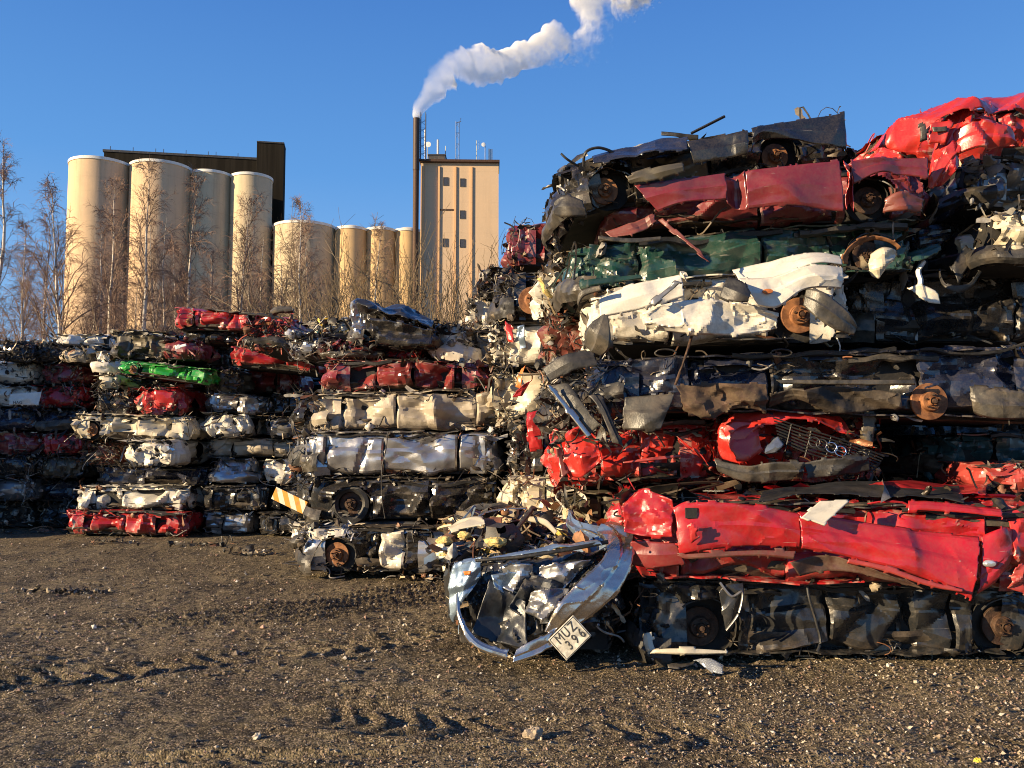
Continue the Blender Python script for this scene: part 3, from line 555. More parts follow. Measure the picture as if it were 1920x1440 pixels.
silo(190, 110, 293, SD, M_SILO, 'widest and tallest peach silo, leftmost of the row, sunlit on its left')
silo(302.5, 110, 299, SD + 1, M_SILO, 'tall peach silo, second from the left, with a bright sunlit strip')
silo(396, 77, 315, SD + 4.6, M_SILO2, 'greyer narrow tall silo third from the left')
silo(472, 75, 320, SD + 5.4, M_SILO2, 'greyish narrow tall silo beside the dark penthouse tower')
silo(572, 116, 412, SD + 5, M_SILO2, 'broad low grey silo right of the dark penthouse tower')
silo(659, 57, 418, SD + 7, M_SILO3, 'low slim ochre silo next to the broad grey one')
silo(714, 54, 420, SD + 8, M_SILO3, 'low slim ochre silo between two other slim ones')
silo(765, 50, 422, SD + 9, M_SILO3, 'low slim ochre silo nearest the rusty chimney')
def block(b, x0, x1, z0, z1, y0, y1):
    b.box(((x0 + x1) / 2, (y0 + y1) / 2, (z0 + z1) / 2), (abs(x1 - x0), abs(y1 - y0), abs(z1 - z0)))
M_DARKCLAD = ribbed('dark_cladding', (.020, .017, .013), 3.2)
pent = thing('silo_penthouse', 'long dark clad penthouse on the tall silos with a taller tower at its right end', 'building', PX(176, 835, SD + 12) * 1.0, (0, 0, .17))
pent.location.z = 0; k = px2m(SD + 12); zt = PX(176, 278, SD + 12).z - .2; k *= 1.03
b = MB(); block(b, 0, 277 * k, zt - 9, zt - .4, 0, 9); b.build('upper_gallery', M_DARKCLAD, pent, None)
b = MB(); block(b, 277 * k, 327 * k, 0, zt + 2.0, -2.2, .8); b.build('lift_tower', M_DARKCLAD, pent, None)
b = MB(); block(b, -.2, 276.8 * k, zt - .397, zt, -.15, 9.1); b.build('roof_edge', M_PLAST, pent, None)
b = MB(); block(b, 276.8 * k, 327.2 * k, zt + 2.003, zt + 2.25, -2.35, .9); b.build('tower_roof_edge', M_PLAST, pent, None)
for i in range(9): b = MB(); b.box((1 + i * 2.9 + (i % 3) * .8, -.05, zt + .32), (.09, .09, .62)); b.build('roof_post', M_PLAST, pent, None)
# mill tower
TY = 128.0; k = px2m(TY); M_TOWER = concrete('tan_tower_render', (.54, .39, .25), (.50, .37, .245), .12); M_PIL = concrete('sunlit_orange_pilaster', (.64, .38, .19), (.58, .36, .19), .15)  # pilaster colour holds the sunlight on their left faces, warmer than the wall
tl = PX(789, 305, TY); zt = tl.z; wt = 149 * k
tower = thing('mill_tower', 'tall tan tower with pilasters painted as sunlit orange and small dark windows behind the bare bushes', 'tower', (tl.x, TY, 0), (0, 0, .03))
b = MB(); block(b, 0, wt, 0, zt, 0, 5); b.build('tower_wall', M_TOWER, tower, None)
for f_, ww in ((.045, .75), (.43, .62), (.655, .6), (.86, .55)) if False else ((.0, .8), (.205, .55), (.415, .6), (.622, .6)):
    b = MB(); b.box((wt * f_ + .35, -.10, zt / 2 - .3), (ww * .5, .2, zt - .6)); b.build('pilaster', M_PIL, tower, None)
b = MB(); block(b, -.15, wt + .15, zt + .003, zt + .35, -.7, 5.1); b.build('roof_edge', M_DRUST, tower, None)
M_WIN = plain('dark_window_glass', (.05, .05, .055), .15, 0, .2, .05, .05)
for wx, wy in ((.292, 340), (.51, 342), (.51, 402), (.292, 455), (.51, 456)):
    z = PX(850, wy, TY).z; fr = MB()
    for (cx, cz, dx, dz) in ((-.36, 0, .08, 1.3), (.36, 0, .08, 1.3), (0, .62, .64, .08), (0, -.62, .64, .08)): fr.box((wt * wx + .35 + cx, -.03, z + cz), (dx, .1, dz))
    fo = fr.build('window', M_GPLAST, tower, None); b = MB(); b.box((wt * wx + .35, -.018, z), (.62, .05, 1.14)); b.build('pane', M_WIN, fo, None)
b = MB(); b.box((wt * .33, -.05, PX(850, 393, TY).z), (wt * .19, .1, .22)); b.build('wall_ledge', M_DRUST, tower, None)
for i, (dx, n_) in enumerate(((244, 'downpipe'), (357, 'downpipe'), (436, 'downpipe'), (631, 'downpipe'), (688, 'downpipe'))):
    p = PX(dx, 420, SD + 6); t = thing('downpipe', ('grey pipe in the dark slot between the two widest silos', 'grey pipe in the slot right of the second tall silo', 'grey pipe between the two narrow tall silos', 'grey pipe right of the broad low silo', 'grey pipe between the first two slim ochre silos')[i], 'pipe', (p.x, SD + 6.5, 0)); b = MB(); b.tube([(0, 0, 0), (0, 0, 20 if i > 2 else 40)], .16, 8); b.build('pipe_run', M_MAST, t)
# antennas
def roofpt(px, py): return PX(px, py, TY + 3)
ant = thing('roof_hut', 'small dark grey plant hut on the tower roof', 'hut', (roofpt(820, 300).x, TY + 3, zt + .35)); b = MB(); b.box((0, 0, .75), (2.6, 2, 1.5)); b.build('hut_wall', M_GPLAST, ant, None); b = MB(); b.box((.0, 0, 1.58), (2.8, 2.2, .14)); b.build('hut_roof', M_PLAST, ant, None)
def pole_antenna(px, ytop, panels, label):
    p = roofpt(px, ytop); h = p.z - zt - .35; t = thing('antenna', label, 'antenna', (p.x, TY + 3 + (px % 5) * .4, zt + .35), (0, 0, 0), 'antennas on the tower roof'); b = MB(); b.tube([(0, 0, 0), (0, 0, h)], .06, 6); b.build('mast', M_MAST, t)
    for (dx, z0, z1, wd) in panels: b = MB(); b.box((dx, -.15, h * (z0 + z1) / 2), (wd, .16, h * (z1 - z0))); b.build('antenna_panel', M_WHITE, t, None)
    return t, h
pole_antenna(796.5, 240, [(0, .45, .98, .28)], 'slim white panel antenna right beside the ladder cage')
pole_antenna(819.5, 255, [(0, .1, 1.0, .36)], 'thick white panel antenna over the grey roof hut'); pole_antenna(834, 267, [], 'thin bare whip aerial behind the roof hut')
t, h = pole_antenna(893, 258, [], 'white bracket antenna with side dipoles left of the roof-edge dish')
for q in (.25, .8): b = MB(); b.tube([(0, 0, h * q - .5), (.38, 0, h * q - .5), (.38, 0, h * q + .9)], .05, 5); b.build('dipole', M_WHITE, t)
t, h = pole_antenna(909, 262, [], 'lattice pole with a round white dish near the tower right corner'); b = MB(); b.lathe([(0, .1), (.32, .02), (.34, -.08), (0, -.1)], (-.25, -.2, h * .93), 'y', 18); b.build('dish', M_WHITE, t)
pole_antenna(919, 273, [(-.16, .35, 1.0, .3), (.24, .2, .98, .2)], 'twin panel antenna closest to the tower right corner')
t, h = pole_antenna(801, 268, [], 'short mast with a white dish left of the roof hut'); b = MB(); b.lathe([(0, .1), (.42, .02), (.44, -.08), (0, -.1)], (.15, -.2, h * .95), 'y', 18); b.build('dish', M_WHITE, t)
def lattice(root, name, h, wd, mat, r=.035, step=.9, sides=((-1, -1), (1, -1), (1, 1), (-1, 1))):
    b = MB()
    for (a, c) in sides: b.tube([(a * wd / 2, c * wd / 2, 0), (a * wd / 2, c * wd / 2, h)], r, 4)
    n = int(h / step)
    for i in range(n):
        z = i * step
        for j in range(len(sides)):
            (a, c), (a2, c2) = sides[j], sides[(j + 1) % len(sides)]; b.tube([(a * wd / 2, c * wd / 2, z), (a2 * wd / 2, c2 * wd / 2, z + (step if i % 2 else 0))], r * .6, 3)
    return b.build(name, mat, root, 30)
p = roofpt(858, 228); t = thing('lattice_mast', 'tall thin lattice radio mast in the middle of the tower roof', 'mast', (p.x, TY + 3, zt + .35)); lattice(t, 'lattice', p.z - zt - .35, .5, M_MAST); b = MB(); b.tube([(-.3, 0, p.z - zt - .6), (.5, 0, p.z - zt - .35), (.5, 0, p.z - zt + .2)], .06, 5); b.build('wind_vane', M_MAST, t)
cp = PX(781, 222, TY - 1); chim = thing('chimney', 'slim rusty brown steel chimney beside the tower, smoking', 'chimney', (cp.x, TY - 1, 0)); rc = 5.6 * k
b = MB(); b.lathe([(rc, 0), (rc, 15), (rc, 30), (rc, cp.z - 8)], (0, 0, 0), 'z', 24); b.build('flue', M_DRUST, chim, 60); b = MB(); b.lathe([(rc + .003, cp.z - 8), (rc + .06, cp.z - 8), (rc + .06, cp.z), (rc * .8, cp.z), (rc * .8, cp.z - 2)], (0, 0, 0), 'z', 24); b.build('top_pipe', plain('sooty_steel', (.05, .03, .022), .6, .3, .4, .1), chim, 40)
lp = PX(794, 214, TY - .4); lad = thing('ladder_cage', 'blue-grey caged ladder climbing the chimney top above the tower roof', 'ladder', (lp.x, TY - .6, zt + .1)); hl = lp.z - zt
lattice(lad, 'cage', hl, .75, plain('blue_steel', (.05, .07, .13), .5, .4, .2, .1, .1), .045, .62)
b = MB()
for i in range(int(hl / .35)): b.tube([(-.75, .05, i * .35), (-.35, .05, i * .35)], .03, 4)
b.tube([(-.75, .05, 0), (-.75, .05, hl)], .045, 4); b.build('ladder_rungs', M_MAST, lad)

# ------------------------------------------------------------------ smoke plume
def smoke():
    Y = TY - 1; path = [(781, 221, 4.5), (785, 203, 7), (796, 184, 11), (808, 165, 16), (819, 145, 21), (838, 131, 24), (862, 129, 24), (890, 127, 24), (918, 128, 24), (945, 122, 22), (972, 108, 21), (998, 101, 19), (1028, 90, 22), (1055, 82, 24), (1082, 95, 26), (1104, 92, 28), (1118, 74, 28), (1128, 48, 34), (1133, 18, 50), (1142, -18, 54), (1150, -60, 40)]
    k = px2m(Y); pts = np.array([list(PX(a, b, Y + i * 1.0)) for i, (a, b, r) in enumerate(path)]); rr = np.array([p[2] * k * (.8 if 5 <= i <= 15 else .9 if i > 15 else 1.1) for i, p in enumerate(path)])
    n = 260; t = np.linspace(0, len(path) - 1, n); i0 = np.clip(t.astype(int), 0, len(path) - 2); f = (t - i0)[:, None]
    def cr(a):
        g = lambda j: a[np.clip(j, 0, len(a) - 1)]; p0, p1, p2, p3 = g(i0 - 1), g(i0), g(i0 + 1), g(i0 + 2); ff = f if a.ndim > 1 else f[:, 0]
        return .5 * (2 * p1 + (p2 - p0) * ff + (2 * p0 - 5 * p1 + 4 * p2 - p3) * ff ** 2 + (3 * p1 - p0 - 3 * p2 + p3) * ff ** 3)
    C, R = cr(pts), cr(rr); m = 64; an = np.arange(m) / m * 6.2832; T = unit(np.gradient(C, axis=0)); a = unit(np.cross(T, np.array([[0., 1, 0]]))); b = np.cross(T, a)
    D = a[:, None] * np.cos(an)[None, :, None] + b[:, None] * np.sin(an)[None, :, None]; V = C[:, None] + D * R[:, None, None]
    R = R * (1 + sstep(20, 70, np.arange(n)) * (.55 * perlin(np.arange(n) * .075, 3.3, 0, 6) + .3 * perlin(np.arange(n) * .21, 1.3, 0, 6))); V = C[:, None] + D * R[:, None, None]
    q = V / 2.9; d = fbm(q[..., 0], q[..., 1], q[..., 2], 4, 2); q = V / .85; d2 = fbm(q[..., 0], q[..., 1], q[..., 2], 8, 3); grow = sstep(0, 30, np.arange(n))[:, None]
    late = sstep(.55, .8, np.linspace(0, 1, n))[:, None]
    V = V + D * (R[:, None] * np.clip((.35 + .2 * late) * d + .15 * d2, -.3, .6) * (.25 + .75 * grow))[..., None]; V[0] = C[0]; V[-1] = C[-1]
    g = NT('smoke_volume'); g.t.nodes.remove(g.p); out = [x for x in g.t.nodes if x.type == 'OUTPUT_MATERIAL'][0]; pv = g.n('VolumePrincipled'); v = g.coords(False)
    pv.inputs['Color'].default_value = (.985, .98, .97, 1); pv.inputs['Anisotropy'].default_value = -.15
    x0, x1 = float(C[:, 0].min()), float(C[:, 0].max()); z0, z1 = float(C[:, 2].min()), float(C[:, 2].max()); y0, y1 = float(C[:, 1].min()), float(C[:, 1].max())
    sep = g.n('SeparateXYZ'); g.l(v, sep.inputs[0]); mr = g.n('MapRange'); g.l(sep.outputs[0], mr.inputs[0]); mr.inputs[1].default_value = x0; mr.inputs[2].default_value = x1; tx = mr.outputs[0]
    xs_ = np.maximum.accumulate(C[:, 0]); stops = np.linspace(0, 1, 31) ** 1.5; xq = x0 + stops * (x1 - x0)
    f_ = lambda arr: np.interp(xq, xs_, arr); zs, ys_, rs = f_(C[:, 2]), f_(C[:, 1]), f_(R) * np.interp(stops, [0, .1, .3, .75, .9, 1], [1.4, 1.2, .62, .50, .55, .65]); sl_ = np.gradient(zs, xq); cs_ = 1 / np.sqrt(1 + sl_ ** 2)
    def ramp_(vals):
        r_ = g.n('ValToRGB'); el = r_.color_ramp.elements
        for i, (p, c) in enumerate(zip(stops, vals)):
            e = el[0] if i == 0 else el[1] if i == len(stops) - 1 else el.new(p); e.position = p; e.color = (*c, 1)
        g.l(tx, r_.inputs[0]); sc_ = g.n('SeparateColor'); g.l(r_.outputs[0], sc_.inputs[0]); return sc_.outputs
    o1 = ramp_([((a_ - z0) / (z1 - z0), (b_ - y0) / (y1 - y0), c_ / 6) for a_, b_, c_ in zip(zs, ys_, rs)]); o2 = ramp_([(c_, d_, 0) for c_, d_ in zip(cs_, np.interp(stops, [0, .05, .25, .55, .75, 1], [1, .8, .24, .11, .065, .05]))])
    dz = g.math('MULTIPLY', g.math('SUBTRACT', sep.outputs[2], g.math('ADD', g.math('MULTIPLY', o1[0], z1 - z0), z0)), o2[0]); dy = g.math('SUBTRACT', sep.outputs[1], g.math('ADD', g.math('MULTIPLY', o1[1], y1 - y0), y0))
    dist = g.math('DIVIDE', g.math('SQRT', g.math('ADD', g.math('MULTIPLY', dz, dz), g.math('MULTIPLY', dy, dy))), g.math('MULTIPLY', o1[2], 6.0))
    n1 = g.noise(v, .33, 7, .62, .5); n3 = g.noise(v, 1.1, 5, .6, .3)
    nf_ = g.math('MINIMUM', 1.0, g.math('MAXIMUM', .10, g.math('SUBTRACT', g.math('MULTIPLY', o1[2], 3.4), .22)))
    dn = g.math('ADD', dist, g.math('MULTIPLY', nf_, g.math('ADD', g.math('MULTIPLY', g.math('SUBTRACT', n1, .5), 2.6), g.math('MULTIPLY', g.math('SUBTRACT', n3, .5), 1.8))))
    inv = g.math('SUBTRACT', 1.0, g.ramp(dn, .05, 1.15)); g.l(g.math('MULTIPLY', g.math('MULTIPLY', inv, o2[1]), 4.5), pv.inputs['Density']); g.l(pv.outputs[0], out.inputs['Volume'])
    V = C[:, None] + (V - C[:, None]) * (1.5 + .5 * grow)[..., None]
    o = mkobj('smoke_plume', V.reshape(-1, 3), gridfaces(n, m, closev=True)[:, ::-1], g.m, None, 180)
    tag(o, 'white smoke plume drifting right from the slim chimney into the blue sky', 'smoke')
smoke()

# ------------------------------------------------------------------ bare trees and bushes
M_BARK = None
def barkmat():
    g = NT('birch_bark'); v = g.coords(); mp = g.n('Mapping'); mp.inputs['Scale'].default_value = (2, 2, 6); g.l(v, mp.inputs[0]); n1 = g.noise(mp.outputs[0], 1.2, 5, .6); n2 = g.noise(v, .5, 3)
    base = g.mix(g.ramp(n1, .56, .64), (.52, .46, .38), (.06, .045, .035)); base = g.mix(g.math('MULTIPLY', g.ramp(n2, .5, .7), .5), base, (.20, .14, .09)); g.l(base, g.p.inputs['Base Color']); g.p.inputs['Roughness'].default_value = .8; return g.m
M_BARK = barkmat(); M_TWIG = plain('birch_twigs', (.19, .115, .08), .8, 0, .3, .1, .0, 1.0); M_BUSH = plain('bush_stems', (.15, .105, .055), .8, 0, .3, .1, .0, 1.0); M_BRANCH = plain('birch_branch', (.20, .14, .10), .8, 0, .4, .1, .0, 2.)
def curves(P0, D, ln, r0, r1, K, droop, rng, wob=.08, sides=3):
    """N tapering stems: start, direction, length; returns verts, quads and the centre lines"""
    N = len(P0); D = unit(D); P = [P0]; d = D.copy(); st = (ln / (K - 1))[:, None]
    for i in range(K - 1):
        d = unit(d + np.array([0, 0, 1.]) * droop[i] + rng.normal(size=(N, 3)) * wob); P.append(P[-1] + d * st)
    P = np.stack(P, 1); T = unit(np.gradient(P, axis=1)); a = unit(np.cross(T, np.array([.31, .83, .17]))); b = np.cross(T, a); an = np.arange(sides) / sides * 6.2832
    r = r0[:, None] + (r1[:, None] - r0[:, None]) * np.linspace(0, 1, K)[None]
    V = P[:, :, None] + (a[:, :, None] * np.cos(an)[None, None, :, None] + b[:, :, None] * np.sin(an)[None, None, :, None]) * r[:, :, None, None]
    f1 = gridfaces(K, sides, closev=True); return V.reshape(-1, 3), (f1[None] + (np.arange(N) * K * sides)[:, None, None]).reshape(-1, 4), P
def along(P, rng, n, t0, t1):
    N, K, _ = P.shape; i = np.repeat(np.arange(N), n); t = rng.uniform(t0, t1, N * n) * (K - 1); j = np.clip(t.astype(int), 0, K - 2); f = (t - j)[:, None]
    return P[i, j] * (1 - f) + P[i, j + 1] * f, unit(P[i, j + 1] - P[i, j]), i, t / (K - 1)
def birch_mesh(seed, H, spread=1.0, fork=False, tw=6):
    rng = np.random.default_rng(seed); nt_ = 2 if fork else 1
    P0 = np.zeros((nt_, 3)); D = np.array([[0, 0, 1.]] if not fork else [[.12, 0, 1.], [-.25, .05, 1.]]); V, Q, P = curves(P0, D, np.full(nt_, H), np.full(nt_, .0125 * H / nt_ ** .3), np.full(nt_, .006), 16, [.3] * 15, rng, .05, 8)
    trunk = (V, Q); n = int(46 / nt_); A, T, ii, t = along(P, rng, n, .2, 1.0); az = rng.uniform(0, 6.28, len(A)); up = rng.uniform(1.0, 2.5, len(A))
    D = np.stack([np.cos(az), np.sin(az), up], -1); ln = H * (.24 * (1 - t) + .06) * rng.uniform(.6, 1.25, len(A)) * spread
    r0 = np.clip(ln * .011, .012, .06); V1, Q1, P1 = curves(A, D, ln, r0, r0 * .3, 9, [.06, .05, .03, 0, -.04, -.08, -.12, -.16], rng, .09, 4)
    A2, T2, i2, t2 = along(P1, rng, 8, .2, 1); D2 = T2 + rng.normal(size=T2.shape) * .6; l2 = ln[i2] * rng.uniform(.2, .5, len(A2)); V2, Q2, P2 = curves(A2, D2, l2, np.full(len(A2), .011), np.full(len(A2), .006), 6, [.02, -.05, -.1, -.16, -.2], rng, .12, 3)
    A3, T3, i3, t3 = along(P2, rng, tw, .15, 1); D3 = T3 + rng.normal(size=T3.shape) * .55; l3 = np.clip(l2[i3], .4, 3) * rng.uniform(.35, .9, len(A3)); V3, Q3, P3 = curves(A3, D3, l3, np.full(len(A3), .0065), np.full(len(A3), .004), 5, [-.06, -.16, -.26, -.34], rng, .1, 3)
    return trunk, (V1, Q1), (np.r_[V2, V3], np.r_[Q2, Q3 + len(V2)])
BIRCH = [birch_mesh(1, 19, .72), birch_mesh(2, 15, 1.0), birch_mesh(3, 15, 1.1, True), birch_mesh(4, 14, 1.25), birch_mesh(5, 15, .95)]
BH = [19, 15, 15, 14, 15]; BM = {}
def birch(px, ytop, Y, kind, rz, label, lean=0.03):
    p = PX(px, ytop - 14, Y); s = p.z / BH[kind]; root = thing('birch_tree', label, 'tree', (p.x, Y, -.1), (0, lean, rz), 'bare birches behind the scrap stacks'); root.scale = (s, s, s)
    for nm, (V, Q), m in zip(('trunk', 'branches', 'twigs'), BIRCH[kind], (M_BARK, M_BRANCH, M_TWIG)):
        if (kind, nm) not in BM: BM[kind, nm] = mkobj(nm, V, Q, m, root, 180 if nm == 'trunk' else None)
        else: o = BM[kind, nm].copy(); COL.objects.link(o); o.parent = root
for a in ((10, 268, 46, 0, 3.4, 'tallest pale birch at the very left edge of the picture'), (62, 438, 58, 1, 1.0, 'slim birch against open sky, right of the tallest birch'), (92, 432, 66, 4, 2.0, 'thin birch against open sky, just left of the silos'),
          (140, 372, 52, 3, 4.0, 'drooping birch in front of the sunlit left edge of the first silo'), (193, 440, 60, 4, 5.0, 'short thin birch in front of the middle of the first silo'), (222, 365, 56, 1, 2.4, 'white trunked birch before the gap of the two widest silos'),
          (268, 318, 53, 1, 5.2, 'tall birch in front of the sunlit strip of the second silo'), (300, 420, 57, 2, .6, 'forked birch in front of the shaded side of the second silo'), (345, 470, 64, 3, 3.3, 'low twiggy birch at the right edge of the second silo'), (361, 352, 54, 4, 3.5, 'straight birch over the gap left of the narrow tall silos'),
          (434, 385, 50, 3, 1.6, 'wide spreading birch in front of the two narrow tall silos'), (480, 450, 62, 2, 2.2, 'forked birch in front of the rightmost tall silo'), (574, 392, 55, 1, .2, 'reddish birch rising above the broad low silo'), (604, 440, 60, 3, 4.4, 'leaning bushy birch right of the reddish one'),
          (706, 440, 56, 4, 2.9, 'slim pale birch between the slim ochre silos'), (540, 470, 60, 2, 3.9, 'forked low birch at the foot of the dark penthouse tower'), (160, 500, 66, 3, .9, 'low drooping birch behind others at the first silo'), (245, 520, 70, 2, 1.9, 'small forked birch deep between the two widest silos'), (405, 500, 68, 3, 5.5, 'low twiggy birch at the narrow grey silos'), (30, 500, 70, 3, 2.0, 'faint low birch farthest left against the sky')):
    birch(*a)
def bush_mesh(seed, H, n=22, spread=.8):
    rng = np.random.default_rng(seed); P0 = rng.normal(size=(n, 3)) * np.array([.5, .5, 0]); az = rng.uniform(0, 6.28, n); tl_ = rng.uniform(.0, spread, n); D = np.stack([np.cos(az) * tl_, np.sin(az) * tl_, np.ones(n)], -1); ln = H * rng.uniform(.55, 1.05, n)
    V, Q, P = curves(P0, D, ln, np.full(n, .045), np.full(n, .012), 10, [.03] * 9, rng, .10, 4)
    A, T, i, t = along(P, rng, 7, .25, 1); V2, Q2, P2 = curves(A, T + rng.normal(size=T.shape) * .45, ln[i] * rng.uniform(.12, .35, len(A)), np.full(len(A), .016), np.full(len(A), .007), 6, [.05] * 5, rng, .1, 3)
    A, T, i2, t = along(P2, rng, 3, .2, 1); V3, Q3, P3 = curves(A, T + rng.normal(size=T.shape) * .5, rng.uniform(.3, 1.0, len(A)), np.full(len(A), .008), np.full(len(A), .005), 4, [.03] * 3, rng, .1, 3)
    return (V, Q), (np.r_[V2, V3], np.r_[Q2, Q3 + len(V2)])
BUSH = [bush_mesh(11, 9), bush_mesh(12, 9, 38, .8), bush_mesh(13, 9, 55, .4)]
def bush(px, ytop, Y, kind, rz, label):
    p = PX(px, ytop, Y); s = p.z / 9; root = thing('bare_bush', label, 'bush', (p.x, Y, -.1), (0, 0, rz), 'bare bushes behind the scrap stacks'); root.scale = (s, s, s)
    for nm, (V, Q), m in zip(('stems', 'twigs'), BUSH[kind], (M_BUSH, M_BUSH)):
        if ('b', kind, nm) not in BM: BM['b', kind, nm] = mkobj(nm, V, Q, m, root, None)
        else: o = BM['b', kind, nm].copy(); COL.objects.link(o); o.parent = root
for a in ((560, 500, 44, 0, 0, 'bare tan bush below the reddish birch'), (625, 520, 47, 1, 1, 'bare bush in front of the broad low silo right edge'), (675, 500, 43, 2, 2, 'bare bush before the first slim ochre silo'), (745, 500, 45, 1, 3, 'spreading bare bush in front of the rusty chimney'),
          (800, 520, 42, 1, 4.2, 'wide bare bush in front of the tower left corner'), (845, 520, 40, 0, 5, 'bare bush in front of the tower middle pilasters'), (900, 530, 43, 2, .7, 'bare bush in front of the tower right corner'), (925, 560, 48, 0, 2.7, 'low bare bush right of the tower'), (510, 540, 49, 1, 1.7, 'low bare bush at the foot of the dark penthouse'), (440, 560, 52, 0, 4.7, 'low bare bush under the wide spreading birch'), (870, 520, 36, 2, 3.7, 'nearest low bare bush under the tower')):
    bush(*a)

def rocky(s, seed, amp=.45, st=(1, 1, .75)):
    nu, nv = 40, 22; ph = (np.arange(nv) + .02) / (nv - .96) * math.pi; an = np.arange(nu) / nu * 6.2832; A, Pp = np.meshgrid(an, ph); D = np.stack([np.sin(Pp) * np.cos(A), np.sin(Pp) * np.sin(A), np.cos(Pp)], -1)
    r = 1 + amp * fbm(D[..., 0] * 1.3 + seed, D[..., 1] * 1.3, D[..., 2] * 1.3, seed, 5) - .25 * amp * worley(A * 1.5, Pp * 2, seed); return (D * r[..., None] * s * np.array(st)).reshape(-1, 3), gridfaces(nv, nu, closev=True)[:, ::-1]
# ------------------------------------------------------------------ hero sheets laid between two outlines
def spline(pts, n):
    pts = np.array([list(PX(*p)) for p in pts], float)
    if len(pts) == 2: t = np.linspace(0, 1, n)[:, None]; return pts[0] * (1 - t) + pts[1] * t
    seg = np.r_[0, np.cumsum(np.linalg.norm(np.diff(pts, axis=0), axis=1))]; u = np.linspace(0, seg[-1], n); i = np.clip(np.searchsorted(seg, u, side='right') - 1, 0, len(pts) - 2)
    f = ((u - seg[i]) / np.maximum(seg[i + 1] - seg[i], 1e-6))[:, None]; g = lambda j: pts[np.clip(j, 0, len(pts) - 1)]; p0, p1, p2, p3 = g(i - 1), g(i), g(i + 1), g(i + 2)
    return .5 * (2 * p1 + (p2 - p0) * f + (2 * p0 - 5 * p1 + 4 * p2 - p3) * f ** 2 + (3 * p1 - p0 - 3 * p2 + p3) * f ** 3)
def attach(o, root):
    o.parent = root; m = Matrix.LocRotScale(root.location, root.rotation_euler, root.scale); o.matrix_parent_inverse = m.inverted(); return o
def ruled(name, A, B, mat, root=None, bulge=0.0, amp=.02, cs=.015, thick=.006, seed=1, ragged=0.0, grime=.15, fr=1.3, cup=0.0, smooth=15, nf=None):
    a0, b0 = spline(A, 24), spline(B, 24); la = max(np.linalg.norm(np.diff(a0, axis=0), axis=1).sum(), np.linalg.norm(np.diff(b0, axis=0), axis=1).sum()); lb = np.linalg.norm(a0 - b0, axis=1).max()
    nu, nv = max(6, int(la / cs)), max(6, int(lb / cs)); a, b = spline(A, nu), spline(B, nu); v = np.linspace(0, 1, nv)[None, :, None]; P = a[:, None] * (1 - v) + b[:, None] * v
    N = normals(P); s = np.sign((N * (np.array([0, 0, CAMZ]) - P)).sum(-1).mean()) or 1; vv = v[..., 0]; uu = np.linspace(0, 1, nu)[:, None]
    if s < 0: P = P[:, ::-1]; N = normals(P)
    d = bulge * (np.interp(vv, [0, .10, .5, .58, .9, 1], [0, .62, 1, .72, .5, 0]) * (.75 + .5 * perlin(uu * la * 1.6, seed, 0, seed))) + cup * (1 - (2 * uu - 1) ** 2) + amp * .8 * crump(uu * la * fr, vv * lb * fr + seed * 3, seed, 3)
    d = d + (amp * .5 + .006) * folds(uu * la + 0 * vv, vv * lb + 0 * uu, np.random.default_rng(seed * 31 + len(name)), int(3 + 9 * la * lb) if nf is None else nf, la, lb)
    keep = None; ragged = ragged or (.004 if lb > .06 else 0)
    if ragged: e = np.minimum(np.minimum(uu * la, (1 - uu) * la), np.minimum(vv * lb, (1 - vv) * lb)); keep = e + ragged * (perlin(uu * la * 9, vv * lb * 9, 1, seed) + .6 * perlin(uu * la * 25, vv * lb * 25, 1, seed) - .1) > 0
    o = sheet(name, P, mat, None, d, keep, grime + 0 * d, smooth)
    if thick: m = o.modifiers.new('thickness', 'SOLIDIFY'); m.thickness = thick; m.offset = -1
    return attach(o, root) if root else o
def wire(name, pts, r, mat, root=None, n=6, K=30):
    b = MB(); b.tube(spline(pts, K), r, n); o = b.build(name, mat, None, 60); return attach(o, root) if root else o
def scrappx(name, root, n, x0, x1, y0, y1, Y0, Y1, size, seed, extra=(), accent=None, wa=10, flat=.5, mat=None, **kw):
    rng = np.random.default_rng(seed); px, py, Y = rng.uniform(x0, x1, n), rng.uniform(y0, y1, n), rng.uniform(Y0, Y1, n)
    C = np.array([list(PX(a, b, c)) for a, b, c in zip(px, py, Y)]); A = np.stack([rng.normal(size=n), rng.normal(size=n), rng.normal(size=n) * flat], -1)
    o = scrap(name, rng, None, C, A, rng.uniform(.4, 1.4, n) * size, accent, wa, extra, mat=mat, **kw)
    return attach(o, root) if root else o

# ------------------------------------------------------------------ the near right stack
GR = 'crushed cars of the near right stack'
lightpal = (((.55, .50, .42), 10), ((.40, .30, .18), 8), ((.22, .10, .05), 6))
c1 = bale('charcoal flattened car lying on the gravel at the foot of the near right stack', 'charcoal', (1205, 1080, 1232, 6.65), (1965, 1085, 1226, 6.72), 1.6, 21, .016, wheels=(.155, .895), segs=[0, .27, .46, .77, 1], fill=(.03, .93), nscrap=130, group=GR, discmat=M_DRUST, extra=(((.10, .14, .20), 8),))
ruled('torn_bumper', [(1212, 1222, 6.35), (1245, 1213, 6.3), (1300, 1212, 6.28), (1368, 1218, 6.3)], [(1214, 1222, 6.38), (1240, 1228, 6.3), (1300, 1230, 6.28), (1362, 1226, 6.3)], PM('cream'), c1, .03, .004)
ruled('torn_bumper', [(1206, 1188, 6.45), (1205, 1210, 6.42), (1210, 1224, 6.4)], [(1226, 1180, 6.4), (1230, 1205, 6.38), (1238, 1226, 6.35)], PM('cream'), c1, .03, .006)
wire('seat_belt', [(1512, 1085, 6.5), (1517, 1120, 6.45), (1530, 1165, 6.45), (1538, 1200, 6.45), (1532, 1222, 6.42)], .011, M_RUBBER, c1); 
